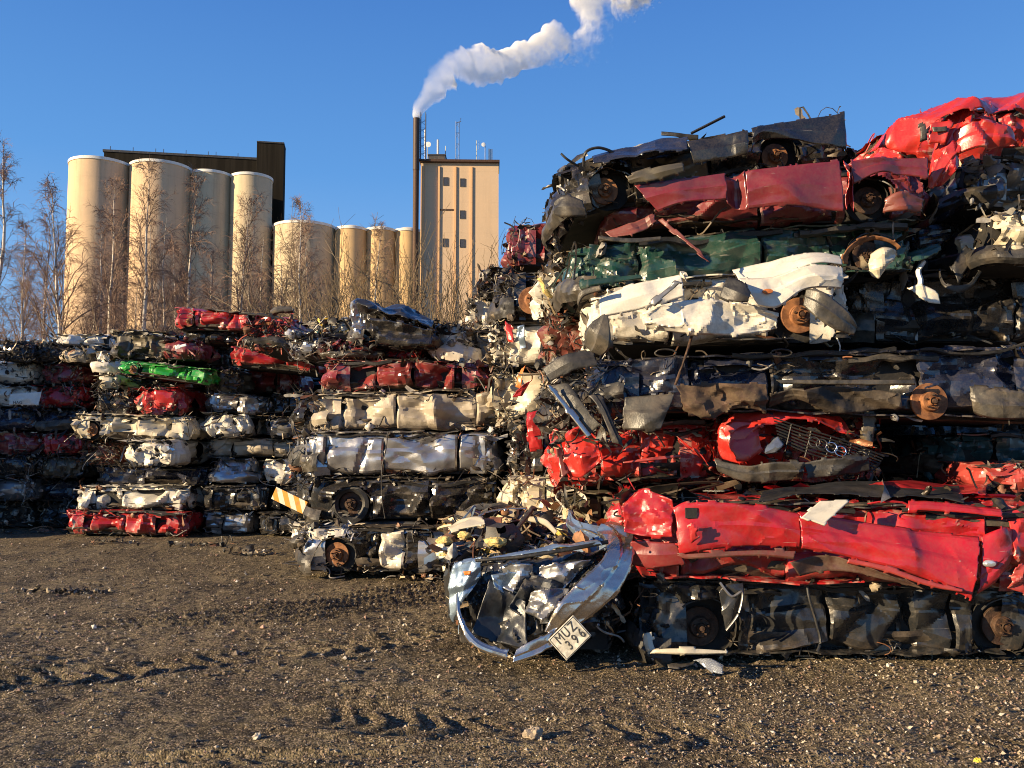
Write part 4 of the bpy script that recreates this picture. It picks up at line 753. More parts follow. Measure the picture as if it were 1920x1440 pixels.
ruled('door_pocket', [(1345, 1105, 6.5), (1362, 1090, 6.5), (1395, 1090, 6.5)], [(1360, 1185, 6.5), (1375, 1175, 6.48), (1392, 1120, 6.5)], PM('charcoal'), c1, .03, .02)
wire('bent_frame', [(1350, 1092, 6.48), (1372, 1118, 6.44), (1392, 1110, 6.44), (1385, 1150, 6.44), (1362, 1182, 6.45)], .011, PM('grey'), c1)
c2 = bale('glossy red flattened car with a cream card on it, above the charcoal car', 'red', (1160, 930, 1088, 6.55), (1965, 940, 1120, 6.35), 1.7, 22, .016, segs=[0, .145, .40, .86, 1], nscrap=200, wa=22, group=GR, topscrap=110, roofdrop=.02, bumper=False, amp=.075, pinchk=.5)
ruled('door', [(1262, 952, 6.3), (1300, 938, 6.27), (1400, 942, 6.27), (1500, 960, 6.27)], [(1278, 1045, 6.3), (1310, 1038, 6.25), (1400, 1028, 6.25), (1500, 1030, 6.25)], PM('red'), c2, .045, .035, seed=3, grime=.0)
ruled('door', [(1496, 958, 6.26), (1580, 970, 6.26), (1720, 992, 6.24), (1838, 1002, 6.2)], [(1498, 1030, 6.24), (1590, 1048, 6.22), (1720, 1085, 6.16), (1820, 1128, 6.1)], PM('red'), c2, .06, .045, seed=8, grime=.0)
ruled('rear_wing', [(1842, 1000, 6.2), (1880, 985, 6.2), (1900, 990, 6.25)], [(1830, 1118, 6.12), (1862, 1098, 6.14), (1892, 1060, 6.2)], PM('red'), c2, .03, .02, seed=5, grime=.0)
ruled('side_sill', [(1262, 1038, 6.2), (1330, 1032, 6.17), (1420, 1028, 6.17), (1492, 1028, 6.17)], [(1285, 1048, 6.2), (1330, 1050, 6.17), (1420, 1046, 6.17), (1490, 1054, 6.17)], PM('rustred'), c2, .02, .004, grime=.4)
ruled('side_sill', [(1590, 1044, 6.16), (1660, 1058, 6.12), (1740, 1085, 6.08), (1808, 1104, 6.04)], [(1585, 1056, 6.16), (1660, 1075, 6.12), (1740, 1102, 6.08), (1806, 1112, 6.04)], PM('faded'), c2, .02, .004, grime=.2)
ruled('torn_skirt', [(1478, 1052, 6.2), (1540, 1042, 6.2), (1600, 1055, 6.18), (1700, 1085, 6.15)], [(1500, 1085, 6.25), (1560, 1078, 6.22), (1620, 1080, 6.2), (1740, 1108, 6.15)], PM('oxide'), c2, .0, .06, seed=7, ragged=.02, grime=.5)
il = MB(); il.lathe([(.001, -.014), (.02, -.012), (.028, .0), (.03, .012)], (0, 0, 0), 'y', 20); o = il.build('indicator_lamp', M_LAMP); o.location = PX(1857, 1057, 6.1); o.scale = (1.6, 1, .9); attach(o, c2)
il = MB(); il.box((0, 0, 0), (.085, .012, .075)); o = il.build('fuel_filler', M_CORE, None, None); o.location = PX(1296, 962, 6.255); attach(o, c2)
ruled('filler_flap', [(1288, 985, 6.18), (1306, 975, 6.16)], [(1292, 1022, 6.2), (1312, 1008, 6.16)], PM('red'), c2, .01, .004)
ruled('roof', [(1430, 922, 6.5), (1520, 905, 6.75), (1700, 900, 6.9), (1800, 908, 6.9)], [(1420, 938, 6.3), (1520, 925, 6.4), (1700, 930, 6.4), (1810, 945, 6.35)], M_RUBBER, c2, .015, .02, seed=2)
ruled('roof_rail', [(1700, 935, 6.35), (1780, 940, 6.3), (1880, 952, 6.25)], [(1700, 962, 6.3), (1790, 965, 6.25), (1880, 975, 6.2)], PM('red'), c2, .03, .015, grime=0)
ruled('roof_skin', [(1600, 905, 6.9), (1700, 902, 7.1), (1850, 915, 7.1)], [(1590, 915, 6.6), (1700, 915, 6.6), (1850, 932, 6.6)], PM('red'), c2, .02, .03, seed=12, grime=.1)
ruled('rear_panel', [(1165, 925, 6.5), (1210, 915, 6.45), (1262, 935, 6.35)], [(1170, 1000, 6.45), (1215, 1010, 6.4), (1265, 1010, 6.32)], PM('red'), c2, .03, .09, seed=15, grime=0, fr=3.)
ruled('bumper', [(1180, 1010, 6.45), (1230, 1012, 6.38), (1265, 1015, 6.35)], [(1185, 1062, 6.5), (1230, 1068, 6.4), (1290, 1060, 6.35)], PM('darkred'), c2, .03, .01, seed=16, grime=.1)
ruled('tail_crumple', [(1888, 972, 6.3), (1930, 968, 6.3), (1985, 985, 6.3)], [(1885, 1060, 6.25), (1930, 1070, 6.25), (1985, 1085, 6.3)], PM('scarlet'), c2, .04, .08, seed=18, grime=0, fr=2.4)
ruled('primer_bracket', [(1900, 1062, 6.15), (1925, 1052, 6.15)], [(1885, 1105, 6.15), (1925, 1118, 6.15)], PM('faded'), c2, .01, .04, seed=19, fr=3)
cd = ruled('cream_card', [(1535, 938, 6.2), (1600, 936, 6.2)], [(1500, 968, 6.1), (1545, 987, 6.08)], plain('cream_board', (.62, .57, .46), .5, 0, .06, .15, .05, 4), None, .004, .002, thick=.012); tag(cd, 'flat cream board resting on the side of the glossy red car', 'board')
c3 = bale('scarlet car front with crushed black grille and chrome ring emblem', 'scarlet', (1345, 772, 902, 7.35), (1652, 765, 900, 7.3), 1.4, 23, .018, end=True, D=3.2, nscrap=150, group=GR, bumper=False, wa=6)
ruled('bonnet', [(1348, 860, 7.2), (1350, 800, 7.15), (1395, 765, 7.15), (1480, 757, 7.15), (1560, 765, 7.15), (1602, 815, 7.1)], [(1395, 873, 7.05), (1400, 835, 7.0), (1428, 800, 6.95), (1480, 785, 6.95), (1540, 795, 6.98), (1598, 818, 7.05)], PM('scarlet'), c3, .03, .06, seed=4, grime=0)
ruled('front_wing', [(1348, 800, 7.1), (1375, 785, 7.05), (1420, 790, 7.0)], [(1385, 872, 7.0), (1405, 868, 6.98), (1430, 845, 6.95)], PM('scarlet'), c3, .03, .04, seed=6, grime=0, ragged=.015)
gb = MB()
for i in range(8):
    o_ = i * 8 - 22; pts = [(1450 + i * 1.5, 800 + o_ * .75, 6.98), (1520, 824 + o_ * .8, 6.94), (1590, 845 + o_ * .75, 6.93), (1658 - i * 3, 868 + o_ * .55, 6.95)]; gb.tube(spline(pts, 20), .006, 5)
for q in (1478, 1515, 1552, 1590, 1625): gb.tube(spline([(q + 6, 786 + (q - 1450) * .33, 6.96), (q - 6, 838 + (q - 1450) * .30, 6.94)], 8), .005, 4)
gr = attach(gb.build('grille', M_RUBBER, None, 60), c3); em = None
M_CHROME = paint('bright_chrome', (.75, .75, .76), 1.0, .12, .02, 0, 0); M_DARKCHROME = plain('dark_chrome', (.05, .05, .05), .4, .4, .2, .2, .1)  # left two emblem rings get a darker metal than the right two
em = bpy.data.objects.new('ring_emblem', None); COL.objects.link(em); em.location = PX(1550, 838, 6.88); attach(em, c3)
for i, (x, y, m) in enumerate(((1527, 829, M_DARKCHROME), (1541, 833, M_DARKCHROME), (1559, 839, M_CHROME), (1576, 846, M_CHROME))):
    an = np.linspace(0, 6.2832, 25); c = PX(x, y, 6.87 - .004 * (i % 2)); b = MB(); P = np.stack([.044 * np.cos(an), .012 * np.sin(an * 1), .040 * np.sin(an)], -1); b.tube(P, .0058, 8); o = b.build('ring', m, None, 60); o.location = c; attach(o, root=em) if False else None
    o.parent = em; o.matrix_parent_inverse = (Matrix.Translation(PX(1550, 838, 6.88))).inverted() if True else o.matrix_parent_inverse
ruled('headlight', [(1430, 846, 6.98), (1446, 822, 6.95), (1458, 815, 6.95)], [(1434, 852, 6.98), (1462, 848, 6.93), (1474, 834, 6.93)], plain('smoked_lamp', (.16, .18, .22), .1, .5, .3, .1, .1), c3, .02, .01)
ruled('bumper', [(1340, 858, 7.0), (1400, 870, 6.9), (1450, 862, 6.85), (1510, 862, 6.85)], [(1350, 885, 7.0), (1395, 905, 6.92), (1455, 906, 6.9), (1505, 900, 6.9)], M_GPLAST, c3, .05, .04, seed=3)
ruled('bumper_piece', [(1505, 866, 6.9), (1560, 855, 6.85), (1625, 850, 6.9)], [(1515, 900, 6.92), (1570, 895, 6.9), (1632, 885, 6.92)], M_PLAST, c3, .03, .05, seed=5)
ruled('door_pillar', [(1612, 770, 7.1), (1642, 756, 7.1)], [(1615, 835, 7.1), (1640, 838, 7.1)], M_GPLAST, c3, .03, .01)
scrappx('crushed_filling', c3, 130, 1440, 1650, 790, 895, 7.0, 7.25, .12, 31, mat=M_SCRAPM)
c3b = bale('scarlet crushed car wedged in shade left of the ring-badged grille', 'scarlet', (1045, 800, 905, 7.55), (1350, 780, 900, 7.5), 1.4, 24, .02, nscrap=150, group=GR, wa=18, bumper=False)
ruled('torn_wing', [(1055, 815, 7.1), (1090, 795, 7.05), (1120, 822, 7.0)], [(1060, 895, 7.1), (1090, 898, 7.0), (1130, 865, 6.98)], PM('scarlet'), c3b, .05, .07, seed=2, ragged=.02, grime=0, fr=2.5)
ruled('torn_sheet', [(1205, 822, 7.1), (1225, 812, 7.1)], [(1195, 865, 7.1), (1215, 868, 7.08)], PM('scarlet'), c3b, 0, .03, ragged=.02, grime=0); ruled('torn_sheet', [(1268, 818, 7.1), (1310, 845, 7.05)], [(1275, 830, 7.1), (1330, 872, 7.0)], PM('scarlet'), c3b, 0, .03, ragged=.01, grime=0)
ruled('torn_sheet', [(1168, 866, 7.0), (1220, 858, 6.95), (1278, 852, 6.95)], [(1170, 869, 7.0), (1225, 864, 6.95), (1276, 858, 6.95)], PM('faded'), c3b, .01, .01)
ruled('orange_strip', [(1042, 835, 7.1), (1050, 900, 7.05)], [(1055, 838, 7.1), (1066, 885, 7.05)], PM('rustred'), c3b, .0, .02)
c4 = bale('long navy-black flattened car with a rusty brake disc, halfway up the near right stack', 'navy', (1120, 668, 768, 7.0), (1985, 640, 795, 7.0), 1.7, 25, .016, wheels=(), segs=[0, .20, .37, .69, 1], fill=(.05, .96), nscrap=150, group=GR, segpk=(None, None, 'black', None))
brake_disc(c4, float((c4.matrix_basis.inverted() @ PX(1752, 752, 6.86)).x), float((c4.matrix_basis.inverted() @ PX(1752, 752, 6.86)).z), -c4['W'] / 2 - .13, .15)
ruled('side_strip', [(1455, 712, 6.85), (1600, 712, 6.82), (1716, 712, 6.82)], [(1465, 720, 6.85), (1600, 722, 6.82), (1716, 722, 6.82)], M_GPLAST, c4, .01, .003)
ruled('lower_panel', [(1265, 725, 6.86), (1340, 715, 6.84), (1440, 718, 6.84)], [(1295, 762, 6.95), (1330, 790, 6.9), (1385, 768, 6.9), (1440, 778, 6.9)], PM('oxide'), c4, .03, .10, grime=.7, seed=3, ragged=.03, fr=2)
ruled('lower_panel', [(1440, 735, 6.86), (1540, 722, 6.84), (1690, 735, 6.84)], [(1440, 768, 6.95), (1500, 752, 6.9), (1570, 780, 6.9), (1690, 768, 6.9)], M_UNDER, c4, .03, .10, grime=.5, seed=4, ragged=.02)
ruled('splash_guard', [(1170, 742, 6.65), (1220, 738, 6.6), (1265, 735, 6.6)], [(1168, 808, 6.62), (1210, 812, 6.56), (1238, 810, 6.56)], M_GPLAST, c4, .05, .02, seed=6)
ruled('splash_guard', [(1020, 725, 6.9), (1060, 715, 6.85), (1078, 730, 6.85)], [(1105, 822, 6.75), (1130, 800, 6.7), (1140, 838, 6.7)], M_GPLAST, c4, .03, .03, seed=7, ragged=.01)
ruled('chrome_strip', [(1024, 722, 6.8), (1050, 760, 6.76), (1100, 825, 6.7)], [(1034, 720, 6.8), (1066, 755, 6.76), (1112, 815, 6.7)], PM('chrome'), c4, .01, .006)
ruled('torn_liner', [(1098, 745, 6.8), (1120, 770, 6.75), (1145, 830, 6.7)], [(1130, 740, 6.8), (1145, 775, 6.75), (1172, 842, 6.72)], M_PLAST, c4, .03, .03, ragged=.015, seed=9)
ruled('arch_liner', [(1015, 690, 7.0), (1060, 662, 6.95), (1110, 655, 6.95)], [(1030, 720, 6.95), (1075, 700, 6.9), (1125, 690, 6.9)], M_PLAST, c4, .04, .02, seed=10)
for (x, y, s) in ((1248, 662, 1.), (1465, 662, 1.)): an = np.linspace(0, 6.28, 20); b = MB(); b.tube(np.stack([.085 * s * np.cos(an), 0 * an, .03 * np.sin(an)], -1), .008, 6); o = b.build('door_handle', M_PLAST, None, 60); o.location = PX(x, y, 6.84); attach(o, c4)
ruled('bumper', [(1815, 720, 6.8), (1870, 725, 6.72), (1960, 735, 6.72)], [(1825, 775, 6.82), (1870, 790, 6.75), (1960, 785, 6.75)], M_GPLAST, c4, .06, .03, seed=11)
scrappx('crushed_filling', c4, 170, 1010, 1180, 675, 850, 6.9, 7.4, .14, 33, extra=lightpal)
rod = wire('bent_rod', [(1302, 612, 6.75), (1288, 660, 6.72), (1274, 700, 6.7), (1266, 722, 6.7)], .012, M_DRUST); tag(rod, 'thin rusty rod leaning across the gap between the white van and navy-black car', 'rod')
c5 = bale('white flattened van with an orange lamp, in the middle of the near right stack', 'white', (1110, 535, 648, 7.05), (1600, 485, 642, 7.0), 1.5, 26, .016, wheels=(.80,), segs=[0, .30, .55, .72, 1], nscrap=210, wa=20, group=GR, bumper=False)
ruled('bonnet', [(1372, 505, 6.75), (1430, 490, 6.7), (1520, 472, 6.7), (1575, 480, 6.75)], [(1385, 530, 6.62), (1450, 525, 6.6), (1530, 500, 6.6), (1580, 500, 6.65)], PM('white'), c5, .03, .012, grime=0)
ruled('front_wing', [(1380, 520, 6.62), (1450, 515, 6.58), (1520, 495, 6.58), (1578, 500, 6.65)], [(1425, 575, 6.6), (1460, 580, 6.56), (1510, 545, 6.56), (1575, 545, 6.62)], PM('white'), c5, .05, .04, seed=3, grime=0)
ruled('sliding_door', [(1122, 560, 6.75), (1190, 530, 6.7), (1275, 512, 6.7)], [(1125, 600, 6.72), (1200, 585, 6.66), (1285, 560, 6.66)], PM('white'), c5, .04, .02, seed=4, grime=.05)
ruled('sill_panel', [(1200, 580, 6.65), (1280, 560, 6.6), (1360, 560, 6.6), (1460, 585, 6.6)], [(1215, 615, 6.75), (1280, 628, 6.66), (1380, 632, 6.65), (1460, 620, 6.65)], PM('white'), c5, .05, .08, seed=5, grime=.35, fr=2.2)
ruled('torn_seam', [(1210, 570, 6.55), (1265, 525, 6.5)], [(1225, 578, 6.53), (1280, 530, 6.48)], PM('grey'), c5, .01, .01)
ruled('mirror_shell', [(1368, 515, 6.5), (1395, 525, 6.42), (1410, 550, 6.42)], [(1348, 560, 6.5), (1375, 570, 6.42), (1400, 568, 6.42)], M_PLAST, c5, .04, .01)
il = MB(); il.lathe([(.001, -.012), (.03, -.01), (.036, .0), (.036, .014)], (0, 0, 0), 'y', 20); o = il.build('indicator_lamp', M_ORANGE); o.location = PX(1440, 546, 6.52); o.scale = (1.15, 1, .55); attach(o, c5)
ruled('bumper', [(1512, 540, 6.6), (1545, 545, 6.5), (1590, 580, 6.5), (1608, 610, 6.55)], [(1505, 575, 6.58), (1530, 600, 6.5), (1565, 622, 6.5), (1600, 630, 6.55)], M_GPLAST, c5, .03, .02, seed=7)
ruled('bumper', [(1095, 645, 6.6), (1100, 612, 6.5), (1130, 590, 6.48)], [(1130, 668, 6.55), (1150, 650, 6.45), (1142, 592, 6.45)], M_GPLAST, c5, .06, .01, seed=8)
ruled('arch_trim', [(1082, 565, 6.7), (1090, 545, 6.65), (1125, 535, 6.6)], [(1085, 575, 6.7), (1096, 556, 6.65), (1128, 545, 6.6)], M_GPLAST, c5, .01, .005)
c6 = bale('dark green flattened car with a rusty open wheel arch, under the maroon one', 'green', (1075, 455, 558, 7.25), (1725, 408, 505, 7.2), 1.5, 27, .016, wheels=(.865,), segs=[0, .20, .55, .76, 1], fill=(.02, .98), nscrap=120, group=GR, discmat=M_DRUST)
ruled('nose_skirt', [(1085, 530, 6.95), (1100, 520, 6.9), (1200, 512, 6.9)], [(1090, 545, 6.95), (1110, 542, 6.9), (1210, 525, 6.9)], PM('green'), c6, .02, .015)
ruled('fuel_tank', [(1630, 475, 6.85), (1655, 460, 6.8), (1680, 470, 6.85)], [(1635, 520, 6.85), (1650, 525, 6.8), (1665, 500, 6.85)], PM('cream'), c6, .04, .05, seed=3, fr=3)
an = np.linspace(-.2, 2.6, 12); ruled('rusty_arch', [(1640 - 62 * math.cos(a), 488 - 46 * math.sin(a), 6.85) for a in an], [(1640 - 50 * math.cos(a), 490 - 34 * math.sin(a), 6.9) for a in an], M_RUST, c6, .01, .02, ragged=.008)
c7 = bale('maroon flattened car showing both doors, just under the topmost black wreck', 'maroon', (1150, 348, 428, 7.25), (1750, 295, 408, 7.1), 1.5, 28, .015, wheels=(.80,), segs=[0, .12, .46, .70, 1], fill=(.03, .97), nscrap=100, group=GR, wa=10, discmat=M_DRUST, amp=.07)
ruled('front_door', [(1185, 345, 6.85), (1260, 335, 6.8), (1360, 322, 6.8)], [(1235, 400, 6.85), (1290, 380, 6.78), (1365, 375, 6.78)], PM('maroon'), c7, .04, .02, grime=.05)
ruled('rear_door', [(1395, 320, 6.78), (1480, 308, 6.74), (1575, 298, 6.74)], [(1400, 396, 6.78), (1480, 388, 6.72), (1585, 400, 6.74)], PM('maroon'), c7, .035, .03, seed=13, grime=.1)
ruled('rear_wing', [(1592, 300, 6.78), (1650, 292, 6.76), (1742, 293, 6.8)], [(1598, 352, 6.78), (1660, 322, 6.74), (1742, 338, 6.8)], PM('maroon'), c7, .03, .04, seed=14, grime=.1)
ruled('door_pillar', [(1358, 322, 6.8), (1378, 330, 6.86), (1396, 318, 6.78)], [(1362, 382, 6.8), (1382, 396, 6.86), (1402, 396, 6.78)], PM('maroon'), c7, .0, .05, seed=15, grime=.2)
ruled('door_pillar', [(1576, 298, 6.74), (1590, 318, 6.84), (1598, 300, 6.78)], [(1584, 398, 6.74), (1592, 380, 6.84), (1600, 402, 6.76)], PM('scarlet'), c7, .0, .05, seed=16, grime=.2)
ruled('torn_flap', [(1228, 412, 6.7), (1243, 405, 6.66)], [(1318, 485, 6.5), (1338, 497, 6.5)], PM('rustred'), c7, .02, .02, seed=3); ruled('torn_flap', [(1130, 435, 6.75), (1180, 415, 6.7), (1225, 398, 6.7)], [(1145, 445, 6.7), (1190, 440, 6.65), (1232, 415, 6.66)], PM('rustred'), c7, .02, .03, seed=4)
ruled('side_strip', [(1122, 442, 6.62), (1180, 446, 6.58), (1240, 443, 6.58)], [(1122, 450, 6.62), (1180, 455, 6.58), (1240, 450, 6.58)], M_GPLAST, c7, .008, .003)
ruled('bumper', [(1660, 370, 6.75), (1690, 355, 6.7), (1735, 372, 6.75)], [(1655, 402, 6.78), (1690, 400, 6.72), (1725, 400, 6.75)], PM('rustred'), c7, .04, .03, seed=6)
c8 = bale('black flattened wreck tilted on top of the near right stack against the sky', 'black', (1066, 303, 408, 7.05), (1600, 212, 292, 7.15), 1.5, 29, .016, wheels=(.155, .75), segs=[0, .24, .50, .72, 1], fill=(.02, .98), nscrap=130, group=GR, extra=(((.05, .045, .035), 20),), segpk=(None, 'olive', None, None), topscrap=14)
ruled('rear_door', [(1285, 262, 6.85), (1380, 246, 6.8), (1400, 243, 6.8)], [(1300, 312, 6.85), (1380, 298, 6.8), (1402, 296, 6.8)], PM('black'), c8, .04, .04, seed=21, grime=.1)
ruled('rear_wing', [(1405, 240, 6.8), (1500, 222, 6.85), (1585, 208, 6.9)], [(1408, 285, 6.8), (1440, 262, 6.82), (1588, 285, 6.9)], PM('black'), c8, .03, .04, seed=22, grime=.1)
ruled('roof', [(1110, 290, 7.0), (1240, 262, 7.0), (1290, 258, 6.9)], [(1110, 305, 6.85), (1230, 290, 6.8), (1290, 285, 6.82)], PM('navy'), c8, .02, .04, seed=23, grime=.05)
ruled('sill_panel', [(1170, 330, 6.8), (1220, 312, 6.75), (1280, 302, 6.75)], [(1185, 345, 6.82), (1230, 342, 6.76), (1285, 325, 6.76)], PM('olive'), c8, .03, .02, seed=3, grime=.2)
ruled('bumper', [(1040, 375, 6.8), (1060, 362, 6.72), (1095, 375, 6.7)], [(1045, 405, 6.82), (1065, 412, 6.72), (1100, 408, 6.72)], M_PLAST, c8, .06, .01)
wire('hose', [(1094, 312, 6.95), (1098, 286, 6.9), (1122, 277, 6.9), (1150, 286, 6.95), (1165, 300, 7.0)], .012, M_RUBBER, c8); wire('bent_spike', [(1052, 288, 6.9), (1064, 299, 6.9), (1085, 312, 6.95)], .01, M_RUBBER, c8)
ruled('roof_strip', [(1240, 246, 7.0), (1270, 248, 6.95), (1310, 252, 6.95)], [(1240, 254, 7.0), (1270, 256, 6.95), (1310, 262, 6.95)], M_RUBBER, c8, .01, .01); b = MB(); b.tube(spline([(1296, 250, 6.9), (1359, 218, 6.9)], 2), .012, 4); attach(b.build('rail', M_RUBBER, None, None), c8)
c9 = bale('bright red folded car at the top right corner, its sheets draped downwards', 'scarlet', (1700, 215, 320, 7.9), (2050, 185, 300, 8.1), 1.6, 30, .02, nscrap=120, wa=25, group=GR, bumper=False, endamp=.18)
ruled('bonnet', [(1628, 292, 7.3), (1690, 245, 7.3), (1740, 205, 7.3), (1800, 188, 7.3), (1880, 178, 7.4), (1980, 178, 7.5)], [(1720, 288, 7.0), (1730, 262, 6.95), (1770, 240, 6.9), (1825, 228, 6.9), (1890, 225, 7.0), (1980, 215, 7.1)], PM('scarlet'), c9, .04, .10, seed=2, grime=0)
ruled('front_wing', [(1800, 195, 7.1), (1760, 235, 7.0), (1745, 300, 7.0), (1745, 352, 7.0)], [(1830, 210, 6.9), (1815, 262, 6.85), (1775, 320, 6.9), (1752, 358, 6.95)], PM('scarlet'), c9, .05, .05, seed=3, grime=0)
ruled('door', [(1790, 250, 6.95), (1830, 225, 6.85), (1890, 235, 6.85), (1905, 255, 6.9)], [(1785, 300, 6.95), (1830, 285, 6.85), (1850, 285, 6.85), (1890, 275, 6.9)], PM('scarlet'), c9, .07, .09, seed=4, grime=0)
ruled('torn_wing', [(1745, 300, 6.98), (1790, 262, 6.9), (1800, 310, 6.9)], [(1745, 352, 7.0), (1765, 352, 6.95), (1785, 330, 6.92)], PM('red'), c9, .03, .05, seed=5, grime=0, ragged=.01)
ruled('grille', [(1722, 232, 6.88), (1738, 225, 6.86)], [(1720, 268, 6.9), (1742, 262, 6.88)], M_PLAST, c9, .02, .01); ruled('number_plate', [(1748, 238, 6.84), (1776, 236, 6.82)], [(1750, 247, 6.84), (1777, 245, 6.82)], M_GPLAST, c9, .0, .001)
ruled('bumper_skin', [(1740, 228, 6.9), (1790, 222, 6.84)], [(1738, 275, 6.92), (1775, 270, 6.86)], PM('scarlet'), c9, .04, .02, seed=8, grime=0)

# right edge, behind and beside the near stack
GE = 'crushed cars along the right edge'
e1 = bale('tangled grey metal bale at the right edge below the bright red folded car', 'grey', (1815, 295, 385, 7.35), (2050, 285, 385, 7.3), 1.5, 41, .022, end=False, nscrap=260, group=GE, extra=lightpal)
e2 = bale('crumpled cream sunlit bale cut by the right edge of the picture', 'cream', (1868, 388, 488, 6.95), (2080, 385, 490, 6.9), 1.5, 42, .02, nscrap=160, group=GE, wa=20, endamp=.2)
e3 = bale('black wreck with a white hose, right of the white van', 'black', (1590, 505, 640, 7.7), (2050, 500, 640, 7.7), 1.4, 43, .025, nscrap=220, group=GE, extra=lightpal)
wire('white_hose', [(1732, 490, 7.3), (1722, 508, 7.28), (1726, 525, 7.28), (1725, 535, 7.28)], .022, M_WHITE, e3); ruled('torn_rag', [(1700, 540, 7.25), (1725, 530, 7.2), (1755, 545, 7.2)], [(1722, 556, 7.2), (1745, 570, 7.18), (1765, 572, 7.2)], PM('white'), e3, .02, .04, ragged=.01, grime=.3)
ruled('curved_bumper', [(1760, 520, 7.3), (1775, 545, 7.2), (1810, 548, 7.2), (1842, 510, 7.25)], [(1762, 500, 7.35), (1775, 530, 7.2), (1812, 530, 7.2), (1835, 505, 7.25)], M_PLAST, e3, .02, .01); ruled('door_card', [(1780, 500, 7.3), (1810, 455, 7.3)], [(1795, 535, 7.25), (1832, 480, 7.3)], M_PLAST, e3, .02, .01)
e4 = bale('dark teal crushed car in deep shade at the right edge', 'teal', (1738, 815, 895, 7.9), (2050, 805, 895, 7.9), 1.5, 44, .025, nscrap=140, group=GE)
e5 = bale('dull red dusty wing of a car at the right edge above the glossy red one', 'faded', (1868, 868, 925, 6.9), (2080, 865, 925, 6.9), 1.2, 45, .02, nscrap=60, group=GE, bumper=False)
e6 = bale('black crushed car in deep shade right of the green one', 'black', (1690, 415, 505, 8.0), (2080, 400, 505, 8.0), 1.5, 46, .03, nscrap=150, group=GE)
ruled('spoiler', [(1690, 478, 7.3), (1720, 465, 7.25), (1760, 455, 7.25)], [(1695, 492, 7.25), (1730, 492, 7.2), (1765, 472, 7.22)], PM('green'), e6, .03, .01)
e7 = bale('black crushed car in deep shade right of the maroon one', 'charcoal', (1755, 330, 415, 8.3), (2080, 320, 410, 8.3), 1.5, 47, .03, nscrap=120, group=GE)

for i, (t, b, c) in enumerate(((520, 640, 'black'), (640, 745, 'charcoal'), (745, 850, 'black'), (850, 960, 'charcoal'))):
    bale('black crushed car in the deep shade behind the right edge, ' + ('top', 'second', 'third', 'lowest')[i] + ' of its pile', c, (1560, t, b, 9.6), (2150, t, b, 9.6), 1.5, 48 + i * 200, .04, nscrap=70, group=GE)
# ------------------------------------------------------------------ rows behind the near stack: their ends show on its left
GB = 'crushed cars in the rows behind the near right stack'
def row(label, pk, x0, t, b, Y, wpx, seed, **kw): return bale(label, pk, (x0, t, b, Y), (x0 + wpx, t, b, Y), kw.pop('W', 1.5), seed, kw.pop('cs', .025), nscrap=int(kw.pop('nscrap', 210) * 1.25), group=GB, acc=.085, endn=.18, bumper=kw.pop('bumper', seed % 6 == 0), endamp=kw.pop('endamp', .17), extra=kw.pop('extra', lightpal), **kw)
row('black crushed car hidden low behind the silver bumper car', 'black', 1080, 1030, 1140, 8.6, 560, 51)
row('brown dusty bale end with tan scraps left of the glossy red car', 'olive', 1060, 922, 1030, 8.5, 560, 52, nscrap=300)
row('red crushed car deep behind the hanging grey splash guards', 'scarlet', 1050, 812, 920, 8.8, 560, 53)
row('dark bale of plastic and pipes left of the navy-black car', 'charcoal', 1030, 692, 812, 8.6, 560, 54, nscrap=300)
r5 = row('rusty red crushed box end below the yellow foam', 'rustred', 1032, 578, 690, 8.4, 560, 55, wa=30, bumper=False)
r6 = row('silver white bale with yellow foam hanging from its end', 'white', 1022, 498, 578, 8.5, 560, 56, nscrap=280)
f = ruled('yellow_foam', [(1008, 520, 8.2), (1022, 515, 8.15)], [(1030, 562, 8.2), (1038, 558, 8.15)], M_FOAM, r6, .04, .05, ragged=.02, fr=4); ruled('yellow_foam', [(1040, 545, 8.15), (1050, 540, 8.1)], [(1042, 556, 8.15), (1052, 553, 8.1)], M_FOAM, r6, .03, .02)
row('black bale end tucked between the dark red wheel car and the green car', 'black', 1045, 425, 498, 8.8, 560, 57, nscrap=280)
row('cream crumpled bale end standing in sun behind the silver bumper car', 'cream', 957, 888, 985, 10.2, 520, 61, wa=25, bumper=False)
row('black bale at the dark foot between the two stacks', 'black', 965, 985, 1090, 10.6, 520, 62)
r8 = row('bale with a bright red moulded panel hanging in the gap between stacks', 'charcoal', 965, 782, 888, 10.5, 520, 63)
ruled('red_panel', [(985, 772, 9.6), (1018, 765, 9.55)], [(992, 848, 9.6), (1020, 845, 9.55)], PM('red'), r8, .06, .06, ragged=.02, grime=0, fr=2.5); ruled('red_panel', [(1028, 768, 9.5), (1040, 768, 9.5)], [(1030, 845, 9.5), (1040, 842, 9.5)], PM('red'), r8, .03, .03, ragged=.01, grime=0)
r9 = row('cream folded bale end with orange scraps right of the dark red long car', 'cream', 925, 690, 782, 10.8, 520, 64, nscrap=300)
ruled('orange_sheet', [(975, 690, 9.9), (985, 680, 9.85)], [(965, 725, 9.9), (980, 730, 9.85)], M_ORANGE, r9, .02, .03, ragged=.01); ruled('red_sheet', [(975, 725, 9.8), (1000, 708, 9.8)], [(958, 745, 9.8), (980, 745, 9.8)], PM('red'), r9, .02, .05, ragged=.01, grime=0)
r10 = row('pale scrap bale with a bright red torn strip, below the rusty hub', 'white', 922, 603, 690, 10.8, 520, 65, nscrap=320)
ruled('red_strip', [(945, 598, 10.0), (962, 610, 9.95)], [(950, 640, 9.95), (968, 645, 9.9)], PM('scarlet'), r10, .03, .05, ragged=.01, grime=0); ruled('blue_sheet', [(968, 610, 9.9), (985, 605, 9.85)], [(970, 655, 9.9), (988, 650, 9.85)], PM('bluesilver'), r10, .03, .05)
